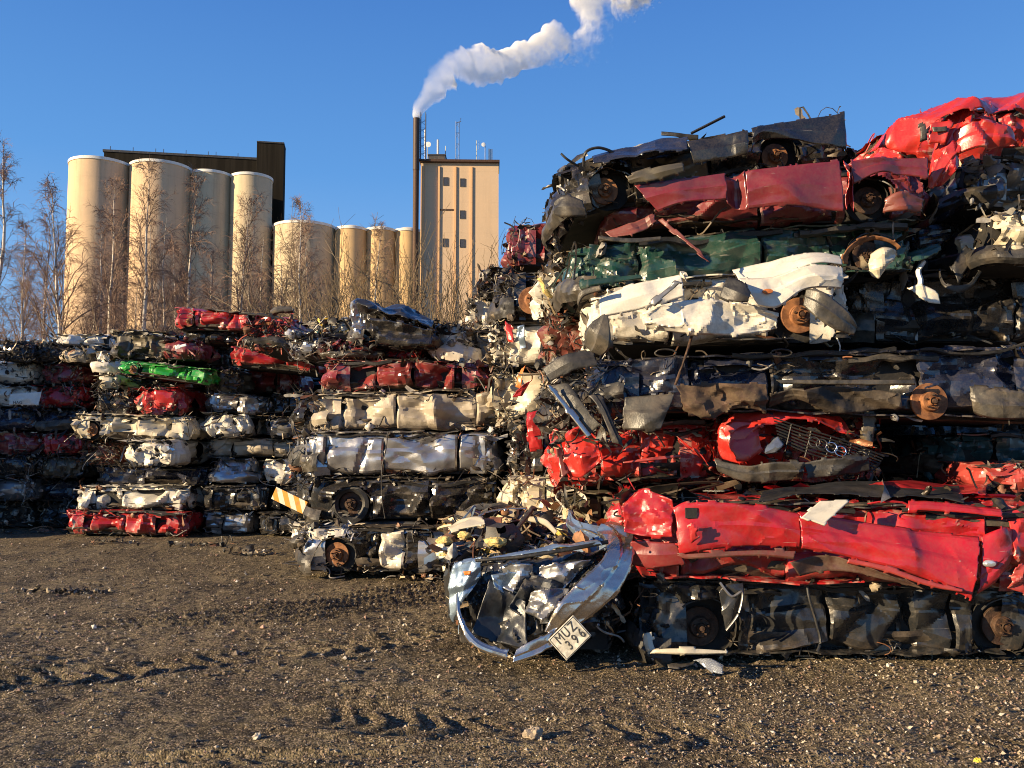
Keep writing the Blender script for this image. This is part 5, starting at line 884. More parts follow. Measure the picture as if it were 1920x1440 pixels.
r11 = row('black wreck with an orange rusted hub, in the sunlit row ends', 'black', 935, 503, 603, 10.6, 520, 66, nscrap=320); brake_disc(r11, float((r11.matrix_basis.inverted() @ PX(1000, 577, 9.9)).x), .22, -1.1, .17)
row('dark red crushed car with small wheel, topmost of the row ends', 'maroon', 955, 415, 498, 10.8, 520, 67, wheels=(.20,), endamp=.12)
row('dark wreck end low right of the long dark red car', 'charcoal', 880, 680, 740, 12.4, 420, 71); row('tan and grey scrap bale end near the tower foot', 'beige', 868, 618, 682, 12.4, 420, 72, nscrap=320, bumper=False)
row('white crumpled car end among dark scraps near the tower foot', 'white', 880, 556, 620, 12.3, 420, 73, nscrap=260); row('black tangled bale topmost near the tower right corner', 'black', 905, 500, 558, 12.2, 420, 74, nscrap=340)
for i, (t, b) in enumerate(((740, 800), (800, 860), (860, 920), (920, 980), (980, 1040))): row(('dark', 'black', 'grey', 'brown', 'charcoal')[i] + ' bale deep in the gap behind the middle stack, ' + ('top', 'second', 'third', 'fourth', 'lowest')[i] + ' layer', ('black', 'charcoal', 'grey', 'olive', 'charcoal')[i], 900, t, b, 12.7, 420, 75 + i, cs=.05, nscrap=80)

# ------------------------------------------------------------------ middle stack
GM = 'crushed cars of the middle stack'
def M(label, pk, l, r, seed, **kw):
    j = ((seed * 53) % 13 / 13 - .5) * .3; l = (*l[:3], l[3] + j); r = (*r[:3], r[3] + j); return bale(label, pk, l, r, kw.pop('W', 1.5), seed, kw.pop('cs', .024), group=GM, nscrap=kw.pop('nscrap', 190), **kw)
m1 = M('white silver van with rusty wheel on the gravel, lowest of the middle stack', 'silver', (560, 980, 1073, 10.9), (835, 985, 1076, 10.7), 81, wheels=(.26,), segs=[0, .2, .33, .55, .72, 1], segpk=('white', 'white', 'black', 'white', 'black'), extra=lightpal, nscrap=240)
M('dark muddy car with wheel and tyre, second layer of the middle stack', 'charcoal', (575, 893, 975, 11.1), (930, 890, 975, 11.0), 82, wheels=(.24,), tyre=True, discmat=M_DRUST, segpk=('black', 'black', None, None))
M('smooth grey silver van side with a hanging wire, third layer of the middle stack', 'silver', (568, 808, 893, 11.0), (932, 806, 890, 11.0), 83, segs=[0, .12, .42, .80, 1], amp=.045, grime=.05, pinchk=.25)
M('beige crumpled car seen from its underside, fourth layer of the middle stack', 'beige', (590, 735, 808, 11.1), (965, 728, 806, 11.0), 84, nscrap=330, extra=lightpal, endamp=.2, grime=.15)
M('long dark red creased car across the top of the middle stack', 'darkred', (608, 672, 735, 11.2), (915, 676, 730, 11.1), 85, amp=.12, segs=[0, .33, .55, .8, 1])
M('dark wine red bale end left of the small bright red sheet', 'darkred', (612, 636, 674, 11.5), (702, 640, 674, 11.5), 86, end=True, D=2.5)
M('bright red flat bale under the black wreck on the middle stack', 'red', (704, 650, 676, 11.7), (790, 652, 678, 11.7), 87, W=1.2)
m7 = M('black wreck with pale roof sheets, peak of the middle stack', 'black', (656, 560, 650, 11.5), (816, 604, 655, 11.5), 88, nscrap=70, W=1.8, fill=(.02, .98))
ruled('roof', [(672, 560, 11.6), (720, 572, 11.6), (812, 606, 11.6)], [(664, 575, 11.0), (740, 592, 10.8), (815, 618, 10.8)], PM('charcoal'), m7, .02, .12, .03, seed=3, grime=.1); ruled('side_panel', [(690, 590, 10.75), (760, 602, 10.7), (815, 618, 10.75)], [(700, 648, 10.75), (760, 652, 10.7), (812, 650, 10.75)], PM('black'), m7, .04, .12, .03, seed=4)
ruled('nose_skin', [(657, 575, 10.9), (672, 560, 10.9)], [(660, 640, 10.8), (688, 640, 10.75)], PM('silver'), m7, .04, .14, .025, seed=5, fr=2.5, ragged=.02)
M('small white bale with teal and yellow rags left of the black peak wreck', 'white', (582, 594, 642, 12.0), (662, 598, 645, 12.0), 89, end=True, D=2.5, extra=(((.02, .25, .28), 12), ((.6, .42, .05), 8)))
M('silver crumpled car end on the red creased cars', 'silver', (543, 622, 668, 11.8), (616, 625, 668, 11.8), 90, end=True, D=2.6, bumper=False)
M('burnt red bale of tangled wires on the left shoulder of the middle stack', 'faded', (460, 600, 655, 13.5), (542, 602, 656, 13.5), 91, end=True, D=2.5, nscrap=420, extra=(((.35, .06, .03), 30),), wa=20)
M('white standing bale end right of the black peak wreck', 'white', (815, 602, 682, 12.0), (886, 606, 684, 12.0), 92, end=True, D=2.6, nscrap=260)
M('brown dark bale behind the white standing bale end', 'olive', (790, 640, 690, 12.6), (900, 640, 690, 12.6), 93, W=1.2)
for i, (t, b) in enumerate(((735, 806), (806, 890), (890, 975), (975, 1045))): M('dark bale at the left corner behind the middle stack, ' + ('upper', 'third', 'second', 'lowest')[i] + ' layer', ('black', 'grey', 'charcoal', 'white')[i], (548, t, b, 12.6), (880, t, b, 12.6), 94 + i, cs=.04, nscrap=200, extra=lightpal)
tr = wire('hanging_wire', [(727, 810, 10.1), (724, 840, 10.05), (716, 880, 10.0), (716, 930, 10.0), (722, 972, 10.0)], .007, M_RUBBER); tag(tr, 'thin black wire hanging down over the grey silver van side', 'wire')
bb = ruled('barrier_board', [(512, 930, 10.6), (525, 918, 10.6)], [(566, 957, 10.6), (577, 940, 10.6)], None or PM('white'), None, .0, .002, thick=.02, grime=0, smooth=40) if False else None
def barrier():
    g = NT('striped_board'); v = g.coords(False); sp = g.n('SeparateXYZ'); g.l(v, sp.inputs[0]); t = g.math('FRACT', g.math('ADD', g.math('MULTIPLY', sp.outputs[0], 6.2), g.math('MULTIPLY', sp.outputs[2], 5.)))
    base = g.mix(g.math('GREATER_THAN', t, .5), (.66, .58, .44), (.66, .27, .02)); n = g.noise(v, 14, 5, .6); base = g.mix(g.math('MULTIPLY', g.ramp(n, .5, .75), .5), base, (.15, .1, .06)); g.l(base, g.p.inputs['Base Color']); g.p.inputs['Roughness'].default_value = .5
    b = MB(); b.box((0, 0, 0), (.44, .02, .155)); o = b.build('barrier_board', g.m, None, None); o.location = PX(543, 938, 10.5); o.rotation_euler = (0, math.radians(24), -.15); tag(o, 'orange and white striped barrier board jutting out left of the middle stack', 'board')
barrier()

# ------------------------------------------------------------------ far left stacks
GLA = 'crushed cars of the far left stacks'
def Lb(label, pk, l, r, seed, **kw):
    j = ((seed * 37) % 17 / 17 - .5) * .55; l = (l[0] + 2, l[1], l[2], l[3] + j); q = ((seed * 29) % 11 / 11 - .5) * 7; l = (l[0], l[1] + q, l[2] + q * .6, l[3]); r = (r[0] - 7, r[1] - q, r[2] - q * .6, r[3] + j); return bale(label, pk, l, r, kw.pop('W', 1.5), seed, kw.pop('cs', .036), group=GLA, nscrap=kw.pop('nscrap', 50), D=kw.pop('D', 2.6), endamp=kw.pop('endamp', .10), **kw)
def E(label, pk, x0, x1, t, b, Y, seed, **kw): return Lb(label, pk, (x0, t, b, Y), (x1, t, b, Y), seed, end=True, bumper=kw.pop('bumper', seed % 5 == 0), lamps=kw.pop('lamps', 0), **kw)
def S(label, pk, x0, x1, t, b, Y, seed, t2=None, b2=None, **kw): return Lb(label, pk, (x0, t, b, Y), (x1, t2 or t, b2 or b, Y), seed, bumper=kw.pop('bumper', seed % 4 == 0), **kw)
S('grey white van side on the gravel, lowest in the stack left of the barrier board', 'silver', 377, 478, 957, 1001, 16.0, 101, amp=.06, W=1.4); S('dark torn bale on the gravel just left of the white silver van', 'charcoal', 482, 568, 960, 1001, 16.1, 102)
S('charcoal car side above the grey white van', 'charcoal', 378, 505, 908, 957, 16.1, 103); S('black bale behind the striped barrier board', 'black', 505, 580, 908, 958, 16.2, 104)
E('silver boxy car end above the charcoal car side', 'silver', 392, 482, 856, 907, 16.0, 105, lamps=0); E('white crumpled car end above the striped barrier board', 'white', 490, 560, 858, 908, 15.9, 106, extra=(((.5, .12, .03), 10),))
S('long beige car side with rounded nose, mid height left of the silver van', 'beige', 388, 555, 820, 857, 16.0, 107, amp=.07)
E('white crumpled car end above the long beige car side', 'white', 382, 468, 773, 820, 16.0, 108, endamp=.16); E('grey white car end with dark window, left of the middle stack', 'grey', 498, 565, 778, 822, 16.2, 109)
S('pale grey car side above the white crumpled car end', 'silver', 380, 505, 737, 774, 16.0, 110); S('dark bale with white scraps at the middle stack left edge', 'black', 505, 585, 733, 778, 16.2, 111, extra=lightpal)
E('olive muddy car end right of the bright green car', 'olive', 386, 456, 688, 738, 15.8, 112, nscrap=160); S('very dark red bale in shade right of the olive muddy end', 'darkred', 456, 565, 688, 737, 16.4, 113)
S('red car side tilted down to the right, beside the burnt wires', 'red', 428, 602, 641, 685, 15.6, 114, 668, 700, amp=.1, wa=20)
t1 = S('red car lying topmost of the far left stacks, black wheel arch at left', 'red', 322, 560, 574, 618, 15.8, 115, 592, 622, wheels=(.12,), amp=.08, roofdrop=.03)
S('black bale under the topmost red car', 'black', 330, 470, 618, 645, 16.0, 116)
S('bright red car side on the gravel, lowest at the far left corner', 'red', 118, 353, 957, 1004, 15.7, 121, segs=[0, .22, .50, .76, 1], nscrap=160, grime=.1)
S('white torn car side above the bright red lowest one', 'white', 140, 358, 909, 958, 15.8, 122, amp=.12, nscrap=170); S('navy crushed car in shade above the white torn car side', 'navy', 175, 392, 872, 910, 16.1, 123)
E('bale end of black burnt wires left of a crumpled white end', 'rustred', 150, 230, 823, 874, 15.9, 124, nscrap=300, bumper=False); E('crumpled white car end with orange lamp, above the navy car', 'white', 228, 332, 820, 876, 15.5, 125, endamp=.17, lamps=1, bumper=False)
S('cream white car side with a dark wheel arch, mid height of the far left corner', 'cream', 130, 362, 776, 824, 15.8, 126, wheels=(.16,), nscrap=160); 
E('black netted car end left of the red bumper end', 'charcoal', 175, 260, 728, 778, 15.9, 127, nscrap=160); E('red car end with bumper slots under the bright green car', 'red', 257, 348, 722, 778, 15.5, 128, nscrap=60, lamps=0, bumper=False)
E('pale crumpled car end below the left tip of the bright green car', 'cream', 178, 232, 700, 730, 15.9, 129); S('black bale between the bright green car and the red bumper end', 'black', 230, 385, 700, 727, 16.4, 130)
S('bright green car side tilted down to the right', 'lime', 218, 398, 672, 700, 15.6, 131, 690, 722, amp=.09, wheels=(.16,), roofdrop=.05)
S('dark bale of flattened floors with a white top sheet, above the bright green car', 'olive', 205, 330, 618, 675, 15.9, 132, roofpk='white', nscrap=160); dr = E('dark red car end with a white number plate, above the bright green car', 'maroon', 300, 380, 634, 674, 15.6, 133)
S('black bale in the dark between the topmost red car and tilted red side', 'charcoal', 375, 432, 640, 690, 16.3, 134)
FL = [(940, 988), (896, 940), (852, 896), (808, 852), (764, 808), (720, 764), (676, 720)]
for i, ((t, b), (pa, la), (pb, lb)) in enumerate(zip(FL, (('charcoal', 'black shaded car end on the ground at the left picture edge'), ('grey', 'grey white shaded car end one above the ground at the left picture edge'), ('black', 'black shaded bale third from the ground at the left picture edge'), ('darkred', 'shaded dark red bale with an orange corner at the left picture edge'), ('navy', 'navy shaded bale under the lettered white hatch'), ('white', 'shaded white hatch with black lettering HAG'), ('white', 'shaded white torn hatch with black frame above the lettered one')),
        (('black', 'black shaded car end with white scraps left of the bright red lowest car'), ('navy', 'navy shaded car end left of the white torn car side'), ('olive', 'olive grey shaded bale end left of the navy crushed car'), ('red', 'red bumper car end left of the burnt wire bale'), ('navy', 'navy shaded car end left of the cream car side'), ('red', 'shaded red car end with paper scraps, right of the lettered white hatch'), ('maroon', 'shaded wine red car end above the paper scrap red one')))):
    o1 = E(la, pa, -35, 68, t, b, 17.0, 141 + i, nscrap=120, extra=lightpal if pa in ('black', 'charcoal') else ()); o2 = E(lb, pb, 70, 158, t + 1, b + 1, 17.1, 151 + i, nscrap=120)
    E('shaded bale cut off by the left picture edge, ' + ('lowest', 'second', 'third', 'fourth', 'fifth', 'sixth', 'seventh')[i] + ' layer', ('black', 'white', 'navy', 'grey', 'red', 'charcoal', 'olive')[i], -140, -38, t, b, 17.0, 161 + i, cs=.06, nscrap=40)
    if i == 5: HATCH = o1
E('black tangled bale on top at the left picture edge', 'black', -10, 62, 640, 677, 17.0, 171, nscrap=220); E('tan crumpled car end on top left of the dark floors bale', 'beige', 112, 172, 650, 680, 16.8, 172); E('black scrap bale on top between black tangle and tan end', 'charcoal', 55, 118, 640, 678, 17.1, 173, nscrap=200)
S('white and rust flattened van on top at the far left, against the birches', 'white', 92, 205, 626, 652, 17.3, 174, roofpk='white'); E('small grey white car end left of the dark floors bale', 'white', 175, 215, 655, 702, 16.5, 175)
def text(name, body, px, py, Y, size, mat, root=None, rx=math.pi / 2, ry=0.0, rz=0.0, depth=.001):
    c = bpy.data.curves.new(name, 'FONT'); c.body = body; c.size = size; c.align_x = 'CENTER'; c.align_y = 'CENTER'; c.extrude = depth; tmp = bpy.data.objects.new(name, c); COL.objects.link(tmp)
    dg = bpy.context.evaluated_depsgraph_get(); me = bpy.data.meshes.new_from_object(tmp.evaluated_get(dg)); bpy.data.objects.remove(tmp); me.materials.clear(); me.materials.append(mat)
    o = bpy.data.objects.new(name, me); COL.objects.link(o); o.location = PX(px, py, Y); o.rotation_euler = (rx, ry, rz); return attach(o, root) if root else o
M_INK = plain('black_ink', (.012, .012, .014), .5, 0, .1, .05, .05)
ruled('hatch_panel', [(18, 738, 16.7), (80, 733, 16.7)], [(16, 760, 16.65), (74, 762, 16.65)], PM('white'), HATCH, .03, .02, grime=0); text('lettering', 'HAG', 33, 755, 16.58, .085, M_INK, HATCH)
npl = ruled('number_plate', [(326, 648, 15.3), (350, 642, 15.3)], [(328, 656, 15.3), (352, 650, 15.3)], M_WHITE, dr, 0, .001)
st = ruled('seat_cushion', [(508, 582, 15.3), (520, 573, 15.25), (548, 574, 15.25)], [(510, 590, 15.3), (525, 588, 15.22), (552, 586, 15.25)], M_GPLAST, None, .08, .01, thick=.12); tag(st, 'grey car seat cushion lying on the right end of the topmost red car', 'seat cushion')
# deep bales seen only through the gaps, and the stack out of frame on the left that shades the far left corner
def dup(root, loc, rz=None, label=None, group=None):
    r = root.copy(); COL.objects.link(r); r.location = loc
    if rz is not None: r.rotation_euler.z = rz
    r['label'] = label or root['label']
    if group: r['group'] = group
    for ch in root.children:
        c = ch.copy(); COL.objects.link(c); c.parent = r; c.matrix_parent_inverse = ch.matrix_parent_inverse
    return r
DL, DG = 'dark crushed car deep in the gaps behind the left stacks', 'dark crushed cars behind the left stacks'
proto = bale(DL, 'black', (-60, 965, 1005, 17.0), (200, 965, 1005, 17.0), 1.4, 181, .06, nscrap=50, group=DG, cover=.8); pl = Vector(proto.location); h = .47
for i in range(4):
    for j in range(7):
        if i == 0 and j == 0: continue
        z = j * h - .02; dup(proto, (-8.6 + i * 2.65 + .1 * (j % 2), 18.9 + .15 * ((i + j) % 3), z), .04 * ((i * 3 + j) % 5 - 2))
proto.location = (-8.6, 18.9, -.02)
SL, SG = 'dark crushed car of the stack left of the picture', 'crushed cars left of the picture'
for i in range(9): dup(proto, (-13.2 + .15 * (i % 2), 15.2, i * h - .02), 1.5 + .05 * (i % 3), SL, SG); dup(proto, (-13.4 + .15 * (i % 2), 12.6, i * h - .02), 1.55 - .05 * (i % 3), SL, SG) if i < 0 else None

# ------------------------------------------------------------------ silver bumper car in front
WOOD = (((.62, .52, .33), 16), ((.50, .36, .20), 14), ((.28, .14, .07), 14), ((.62, .60, .55), 8), ((.14, .20, .28), 10), ((.66, .46, .10), 4))
s0 = bale('silver car end with peeled chrome bumper and a dangling number plate, foremost on the gravel', 'charcoal', (858, 1040, 1225, 6.7), (1165, 1035, 1222, 6.7), 1.5, 201, .016, end=True, D=2.2, wa=0, nscrap=170, bumper=False, group='crushed cars of the near right stack', extra=WOOD, endamp=.10, topscrap=0)
scrappx('torn_interior', s0, 420, 850, 1160, 965, 1050, 6.6, 8.6, .16, 202, WOOD, flat=.25) if False else None
def s0top():
    rng = np.random.default_rng(203); n = 700; x = rng.uniform(-.78, .72, n); y = rng.uniform(6.75, 9.1, n); z = .80 + .05 * (y - 6.7) + .10 * perlin(x * 2, y * 2, 1, 5) + rng.uniform(-.05, .07, n) - .25 * np.clip(np.abs(x) - .6, 0, 1)
    C = np.stack([x + .16, y, z], -1); A = np.stack([rng.normal(size=n) * 1.3, rng.normal(size=n), rng.normal(size=n) * .28], -1); attach(scrap('torn_interior', rng, None, C, A, rng.uniform(.06, .34, n), None, 0, WOOD, cab=.16, chk=.22, aspect=(.06, .4)), s0)
    X, Y = np.meshgrid(np.linspace(-.62, .86, 60), np.linspace(6.7, 9.0, 70), indexing='ij'); Z = .74 + .05 * (Y - 6.7) + .08 * crump(X * 2, Y * 2, 7); attach(sheet('floor_debris', np.stack([X, Y, Z], -1), M_UNDER, None), s0)
s0top()
ruled('bumper', [(1150, 978, 6.8), (1178, 988, 6.62), (1191, 1028, 6.45), (1184, 1070, 6.36), (1158, 1116, 6.28), (1105, 1162, 6.24), (1052, 1192, 6.24)], [(1118, 1002, 6.8), (1132, 1016, 6.58), (1134, 1036, 6.42), (1118, 1058, 6.34), (1080, 1092, 6.28), (1040, 1138, 6.24), (1018, 1186, 6.26)], PM('chrome'), s0, .05, .03, .011, .01, seed=3, grime=.0, cup=0, ragged=.008)
ruled('boot_lining', [(872, 1062, 6.6), (960, 1050, 6.6), (1060, 1040, 6.58), (1135, 1030, 6.6)], [(880, 1200, 6.5), (960, 1226, 6.45), (1050, 1190, 6.45), (1110, 1100, 6.5)], PM('charcoal'), s0, .0, .14, .013, seed=31, fr=2.6, nf=30)
ruled('crushed_panel', [(1010, 1062, 6.45), (1060, 1052, 6.42), (1112, 1048, 6.42)], [(1000, 1100, 6.42), (1050, 1108, 6.38), (1082, 1082, 6.4)], PM('silver'), s0, .02, .10, .012, seed=32, fr=3., ragged=.01)
ruled('crushed_panel', [(992, 1112, 6.36), (1030, 1100, 6.33), (1072, 1102, 6.34)], [(985, 1150, 6.34), (1020, 1165, 6.3), (1045, 1150, 6.32)], PM('grey'), s0, .02, .10, .012, seed=33, fr=3., ragged=.01)
ruled('crushed_panel', [(935, 1060, 6.48), (965, 1052, 6.46), (1000, 1056, 6.46)], [(930, 1095, 6.46), (960, 1112, 6.42), (1000, 1098, 6.42)], PM('silver'), s0, .02, .10, .012, seed=34, fr=3., ragged=.01)
ruled('bumper_end', [(1045, 1178, 6.28), (1000, 1196, 6.24), (970, 1214, 6.24)], [(1064, 1196, 6.22), (1010, 1230, 6.2), (958, 1247, 6.2)], PM('chrome'), s0, .03, .03, .012, .01, seed=4, grime=.0)
ruled('bumper_end', [(866, 1098, 6.5), (868, 1150, 6.4), (900, 1196, 6.3), (955, 1216, 6.25)], [(855, 1110, 6.5), (857, 1165, 6.38), (888, 1216, 6.28), (950, 1241, 6.23)], PM('chrome'), s0, .03, .012, .012, .01, seed=5, grime=.0)
ruled('inner_skin', [(830, 1040, 6.9), (842, 1058, 6.6)], [(842, 1160, 6.9), (850, 1168, 6.55)], PM('charcoal'), s0, .0, .05, seed=35)
ruled('quarter_panel', [(845, 1062, 6.55), (858, 1052, 6.5), (905, 1042, 6.45)], [(850, 1170, 6.5), (866, 1130, 6.42), (900, 1082, 6.42)], PM('bluesilver'), s0, .03, .05, .012, seed=6, grime=.05)
ruled('boot_board', [(917, 1086, 6.42), (945, 1100, 6.4), (985, 1125, 6.36)], [(878, 1192, 6.36), (930, 1206, 6.3), (990, 1222, 6.28)], plain('dark_boot_carpet', (.010, .014, .020), .4, 0, .4, .15, .2), s0, .0, .09, .013, .012, seed=7, nf=5)
ruled('boot_board', [(990, 1072, 6.45), (1040, 1085, 6.42), (1095, 1092, 6.42)], [(955, 1135, 6.32), (1000, 1165, 6.3), (1058, 1176, 6.3)], plain('grey_boot_liner', (.03, .034, .04), .5, 0, .4, .3, .2), s0, .02, .13, .012, .01, seed=8, fr=3., nf=14)
ruled('boot_liner', [(918, 1075, 6.5), (960, 1068, 6.5), (1000, 1078, 6.5)], [(930, 1112, 6.48), (960, 1120, 6.48), (990, 1110, 6.48)], PM('bluesilver'), s0, .02, .08, .014, seed=9, fr=2.5)
ruled('rear_shelf', [(895, 1042, 6.5), (960, 1036, 6.42), (1060, 1018, 6.4), (1120, 1008, 6.4)], [(900, 1050, 6.42), (965, 1046, 6.36), (1060, 1030, 6.34), (1130, 1022, 6.34)], PM('bluesilver'), s0, .02, .03, .014, seed=10)
ruled('seal_strip', [(890, 1048, 6.4), (980, 1040, 6.34), (1090, 1022, 6.33), (1140, 1012, 6.4)], [(892, 1054, 6.4), (982, 1047, 6.34), (1090, 1030, 6.33), (1142, 1020, 6.4)], M_RUBBER, s0, .01, .006)
ruled('rear_wing', [(1070, 950, 7.4), (1085, 975, 7.2), (1130, 985, 7.0), (1160, 985, 6.9)], [(1072, 1005, 7.2), (1100, 1020, 6.95), (1140, 1025, 6.75), (1165, 1005, 6.7)], PM('bluesilver'), s0, .08, .05, .014, seed=11, grime=0)
ruled('rear_light', [(868, 1072, 6.4), (882, 1070, 6.38)], [(870, 1080, 6.4), (880, 1078, 6.38)], M_ORANGE, s0, .01, .004)
for i, (x, y) in enumerate(((1130, 1098), (1156, 1125), (1184, 1027), (1122, 1172))): b = MB(); b.lathe([(.001, -.006), (.008, -.004), (.011, .006)], (0, 0, 0), 'y', 12); o = b.build('bumper_bolt', M_MAST); o.location = PX(x, y, 6.22 + (.1 if y < 1040 else 0)); attach(o, s0)
ruled('cardboard_piece', [(1108, 1068, 6.45), (1150, 1055, 6.4)], [(1112, 1085, 6.4), (1140, 1078, 6.38)], plain('brown_card', (.30, .17, .08), .8, 0, .2, .2, .2), s0, .02, .05, fr=3)
ruled('white_trim', [(812, 1018, 7.0), (835, 1012, 6.95)], [(826, 1072, 6.9), (842, 1064, 6.88)], PM('cream'), s0, .01, .02, grime=.1); ruled('white_trim', [(812, 1026, 6.9), (860, 1022, 6.88)], [(815, 1034, 6.9), (858, 1030, 6.86)], PM('white'), s0, .01, .01, grime=.1)
ruled('roof_lining', [(838, 990, 7.3), (880, 972, 7.4), (905, 968, 7.4)], [(845, 1000, 7.1), (880, 988, 7.1), (910, 982, 7.1)], PM('cream'), s0, .02, .02, grime=0); ruled('pillar_trim', [(992, 968, 7.5), (1020, 972, 7.2), (1045, 995, 7.0)], [(990, 978, 7.5), (1018, 984, 7.2), (1040, 1003, 7.0)], PM('beige'), s0, .01, .01, grime=.1)
ruled('roof_rail', [(895, 965, 7.9), (940, 952, 8.0), (990, 950, 8.0)], [(895, 969, 7.8), (940, 957, 7.9), (990, 955, 7.9)], PM('chrome'), s0, .01, .005)
ruled('seat_panel', [(900, 975, 7.4), (925, 970, 7.4), (948, 968, 7.4)], [(910, 986, 7.2), (930, 984, 7.2), (940, 980, 7.2)], plain('brown_seat', (.20, .07, .03), .6, 0, .3, .2, .1), s0, .03, .02)
pk_ = ruled('black_plank', [(995, 946, 7.6), (1008, 950, 7.55)], [(952, 1008, 6.75), (962, 1012, 6.72)], M_PLAST, None, .01, .004, thick=.02); tag(pk_, 'black plastic strip lying diagonally across the junk on the silver car', 'plastic strip')
for i, (x, y, Y, s) in enumerate(((833, 1014, 7.0, .075), (930, 1016, 6.75, .085), (835, 1040, 6.95, .05), (870, 1003, 7.0, .06))):
    v, f = rocky(s * .75, i + 9, .38, (1.3, .9, .65)); o = mkobj('foam_lump', v, f, M_FOAM, None, 40); o.location = PX(x, y, Y)
    attach(o, s0)
def plate():
    c = PX(1068, 1196, 6.14); xd = (PX(1077, 1157, 6.16) - PX(1031, 1203, 6.2)); xd.normalize(); yd = PX(1031, 1203, 6.2) - PX(1057, 1238, 6.16); zd = xd.cross(yd).normalized(); yd = zd.cross(xd); R = Matrix((xd, yd, zd)).transposed().to_4x4(); R.translation = c
    wd, ht = .255, .19; n = 20; X, Y = np.meshgrid(np.linspace(-wd / 2, wd / 2, n), np.linspace(-ht / 2, ht / 2, n), indexing='ij'); bend = lambda x, y: .10 * x * x + .12 * y * y - .05 * np.abs(x - .02)
    V = np.stack([X, Y, bend(X, Y)], -1).reshape(-1, 3); g = plain('plate_white', (.42, .41, .36), .4, 0, .3, .5, .15, 14); o = mkobj('number_plate', V, gridfaces(n, n), g, None, 60); m = o.modifiers.new('t', 'SOLIDIFY'); m.thickness = .003; m.offset = -1
    bd = MB(); e_ = [(-wd / 2 + .008, -ht / 2 + .008), (wd / 2 - .008, -ht / 2 + .008), (wd / 2 - .008, ht / 2 - .008), (-wd / 2 + .008, ht / 2 - .008), (-wd / 2 + .008, -ht / 2 + .008)]
    for (xa, ya), (xb, yb) in zip(e_[:-1], e_[1:]): tt = np.linspace(0, 1, 10); xx_, yy_ = xa + (xb - xa) * tt, ya + (yb - ya) * tt; bd.tube(np.stack([xx_, yy_, bend(xx_, yy_) + .0015], -1), .0022, 5)
    o.matrix_world = R; pr = o; rim = bd.build('plate_rim', M_INK, None, 60); rim.parent = o; attach(o, s0); o.matrix_basis = R
    for body, x, y in (('MUZ', .005, .042), ('396', .025, -.035)):
        for i, ch in enumerate(body):
            px_ = x + (i - 1) * .062; t = text('plate_letter', ch, 0, 0, 1, .098, M_INK, None, depth=.0008); t.parent = pr; t.matrix_parent_inverse = Matrix.Identity(4); t.location = (px_, y, float(bend(px_, y)) + .0035); t.rotation_euler = (0, 0, 0); t.scale = (.78, 1, 1)
plate()

# ------------------------------------------------------------------ loose things on the ground
def onground(o, px, py): Y = (CAMZ / (math.tan(math.atan((py - 720) / F) - TH))); p = PX(px, py, Y); o.location = (p.x, p.y, GZ(p.x, p.y)); return o
def lump(name, px, py, s, rgb, label, cat, seed, flat=.7, stretch=(1, 1, 1)):
    v, f = rocky(s * .85, seed, .7, (1, .9, flat)); v[:, 2] += s * .35
    o = mkobj(name, v, f, plain(name + str(seed) + '_surface', rgb, .85, 0, .25, .2, .8, 30), None, 30); onground(o, px, py); return tag(o, label, cat)
lump('stone', 1000, 1386, .062, (.34, .27, .19), 'pale lone stone casting a long shadow on the near gravel', 'stone', 3, .8)
lump('yellow_scrap', 1834, 1432, .028, (.75, .55, .05), 'bright yellow scrap on the gravel at the lower right corner', 'scrap', 4)
lump('stone', 1718, 1284, .022, (.55, .48, .36), 'small cream stone below the rusty brake disc of the charcoal car', 'stone', 6); lump('stone', 481, 1380, .03, (.5, .44, .34), 'small cream stone by the tyre lug marks', 'stone', 8)
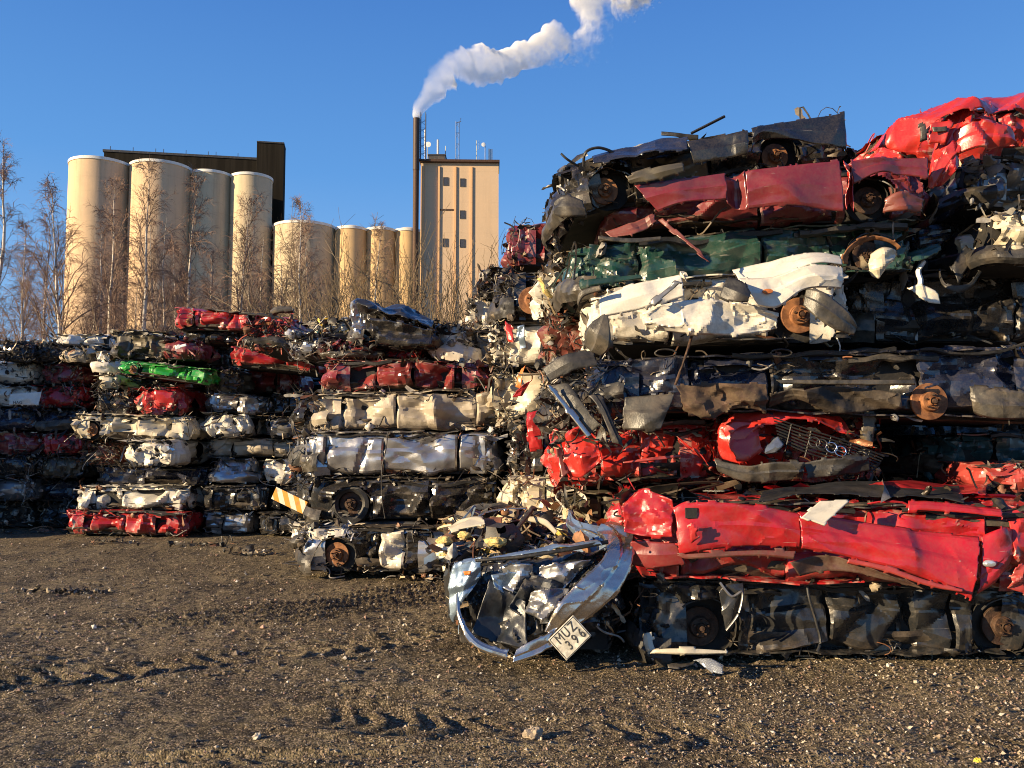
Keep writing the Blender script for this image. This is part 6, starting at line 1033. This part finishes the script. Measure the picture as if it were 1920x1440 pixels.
def pile(label, px, py, n, wd, dp, size, seed, extra=(), mat=None, name='scrap_pile', **kw):
    rng = np.random.default_rng(seed); C = np.stack([rng.normal(size=n) * wd, rng.normal(size=n) * dp, np.abs(rng.normal(size=n)) * size * .25 + .01], -1); A = np.stack([rng.normal(size=n), rng.normal(size=n) * .5, rng.normal(size=n) * .12], -1)
    o = scrap(name, rng, None, C, A, rng.uniform(.5, 1.4, n) * size, None, 0, extra, mat=mat, **kw); del o['kind']; onground(o, px, py); return tag(o, label, 'scrap')
pile('low row of dark stones and shards on the left gravel', 142, 1112, 60, .28, .05, .10, 301, (((.12, .09, .06), 40), ((.3, .25, .17), 14)), cab=.05, chk=.75); pile('pale torn strips on the gravel left of the white silver van', 468, 1040, 26, .16, .06, .16, 302, lightpal, cab=.1)
pile('black scraps on the gravel below the lowest grey white van', 385, 1025, 40, .35, .06, .12, 303); pile('dark scraps on the gravel in front of the bright red lowest car', 205, 1020, 30, .2, .04, .12, 304); pile('black and white scraps between the white silver van and the silver bumper car', 800, 1086, 60, .22, .10, .13, 305, lightpal)
pile('cream torn strip under the white silver van', 712, 1076, 14, .12, .03, .14, 306, (((.6, .55, .4), 60),)); pile('torn scraps at the foot of the far left corner stacks', 60, 1000, 50, .5, .08, .14, 307, lightpal)
pile('small scraps along the foot of the charcoal car', 1560, 1236, 46, .5, .04, .07, 308, lightpal); pile('white flake by the brake disc at the right edge', 1895, 1228, 8, .04, .03, .07, 309, (((.6, .55, .45), 60),))
g = NT('clear_plastic'); g.p.inputs['Base Color'].default_value = (.62, .66, .72, 1); g.p.inputs['Transmission Weight'].default_value = .75; g.p.inputs['Roughness'].default_value = .15; g.p.inputs['IOR'].default_value = 1.3
cp = ruled('clear_lens', [(1300, 1238, 6.35), (1335, 1232, 6.3), (1357, 1246, 6.25)], [(1322, 1252, 6.25), (1340, 1260, 6.18), (1358, 1262, 6.16)], g.m, None, .02, .02, thick=.004, fr=3); tag(cp, 'broken clear plastic lens on the gravel in front of the charcoal car', 'lens')
cp = ruled('grey_trim', [(1248, 1246, 6.3), (1280, 1242, 6.3), (1308, 1236, 6.3)], [(1250, 1252, 6.24), (1280, 1254, 6.22), (1300, 1246, 6.26)], M_GPLAST, None, .01, .01, thick=.006); tag(cp, 'grey trim strip on the gravel below the torn cream bumper', 'trim')
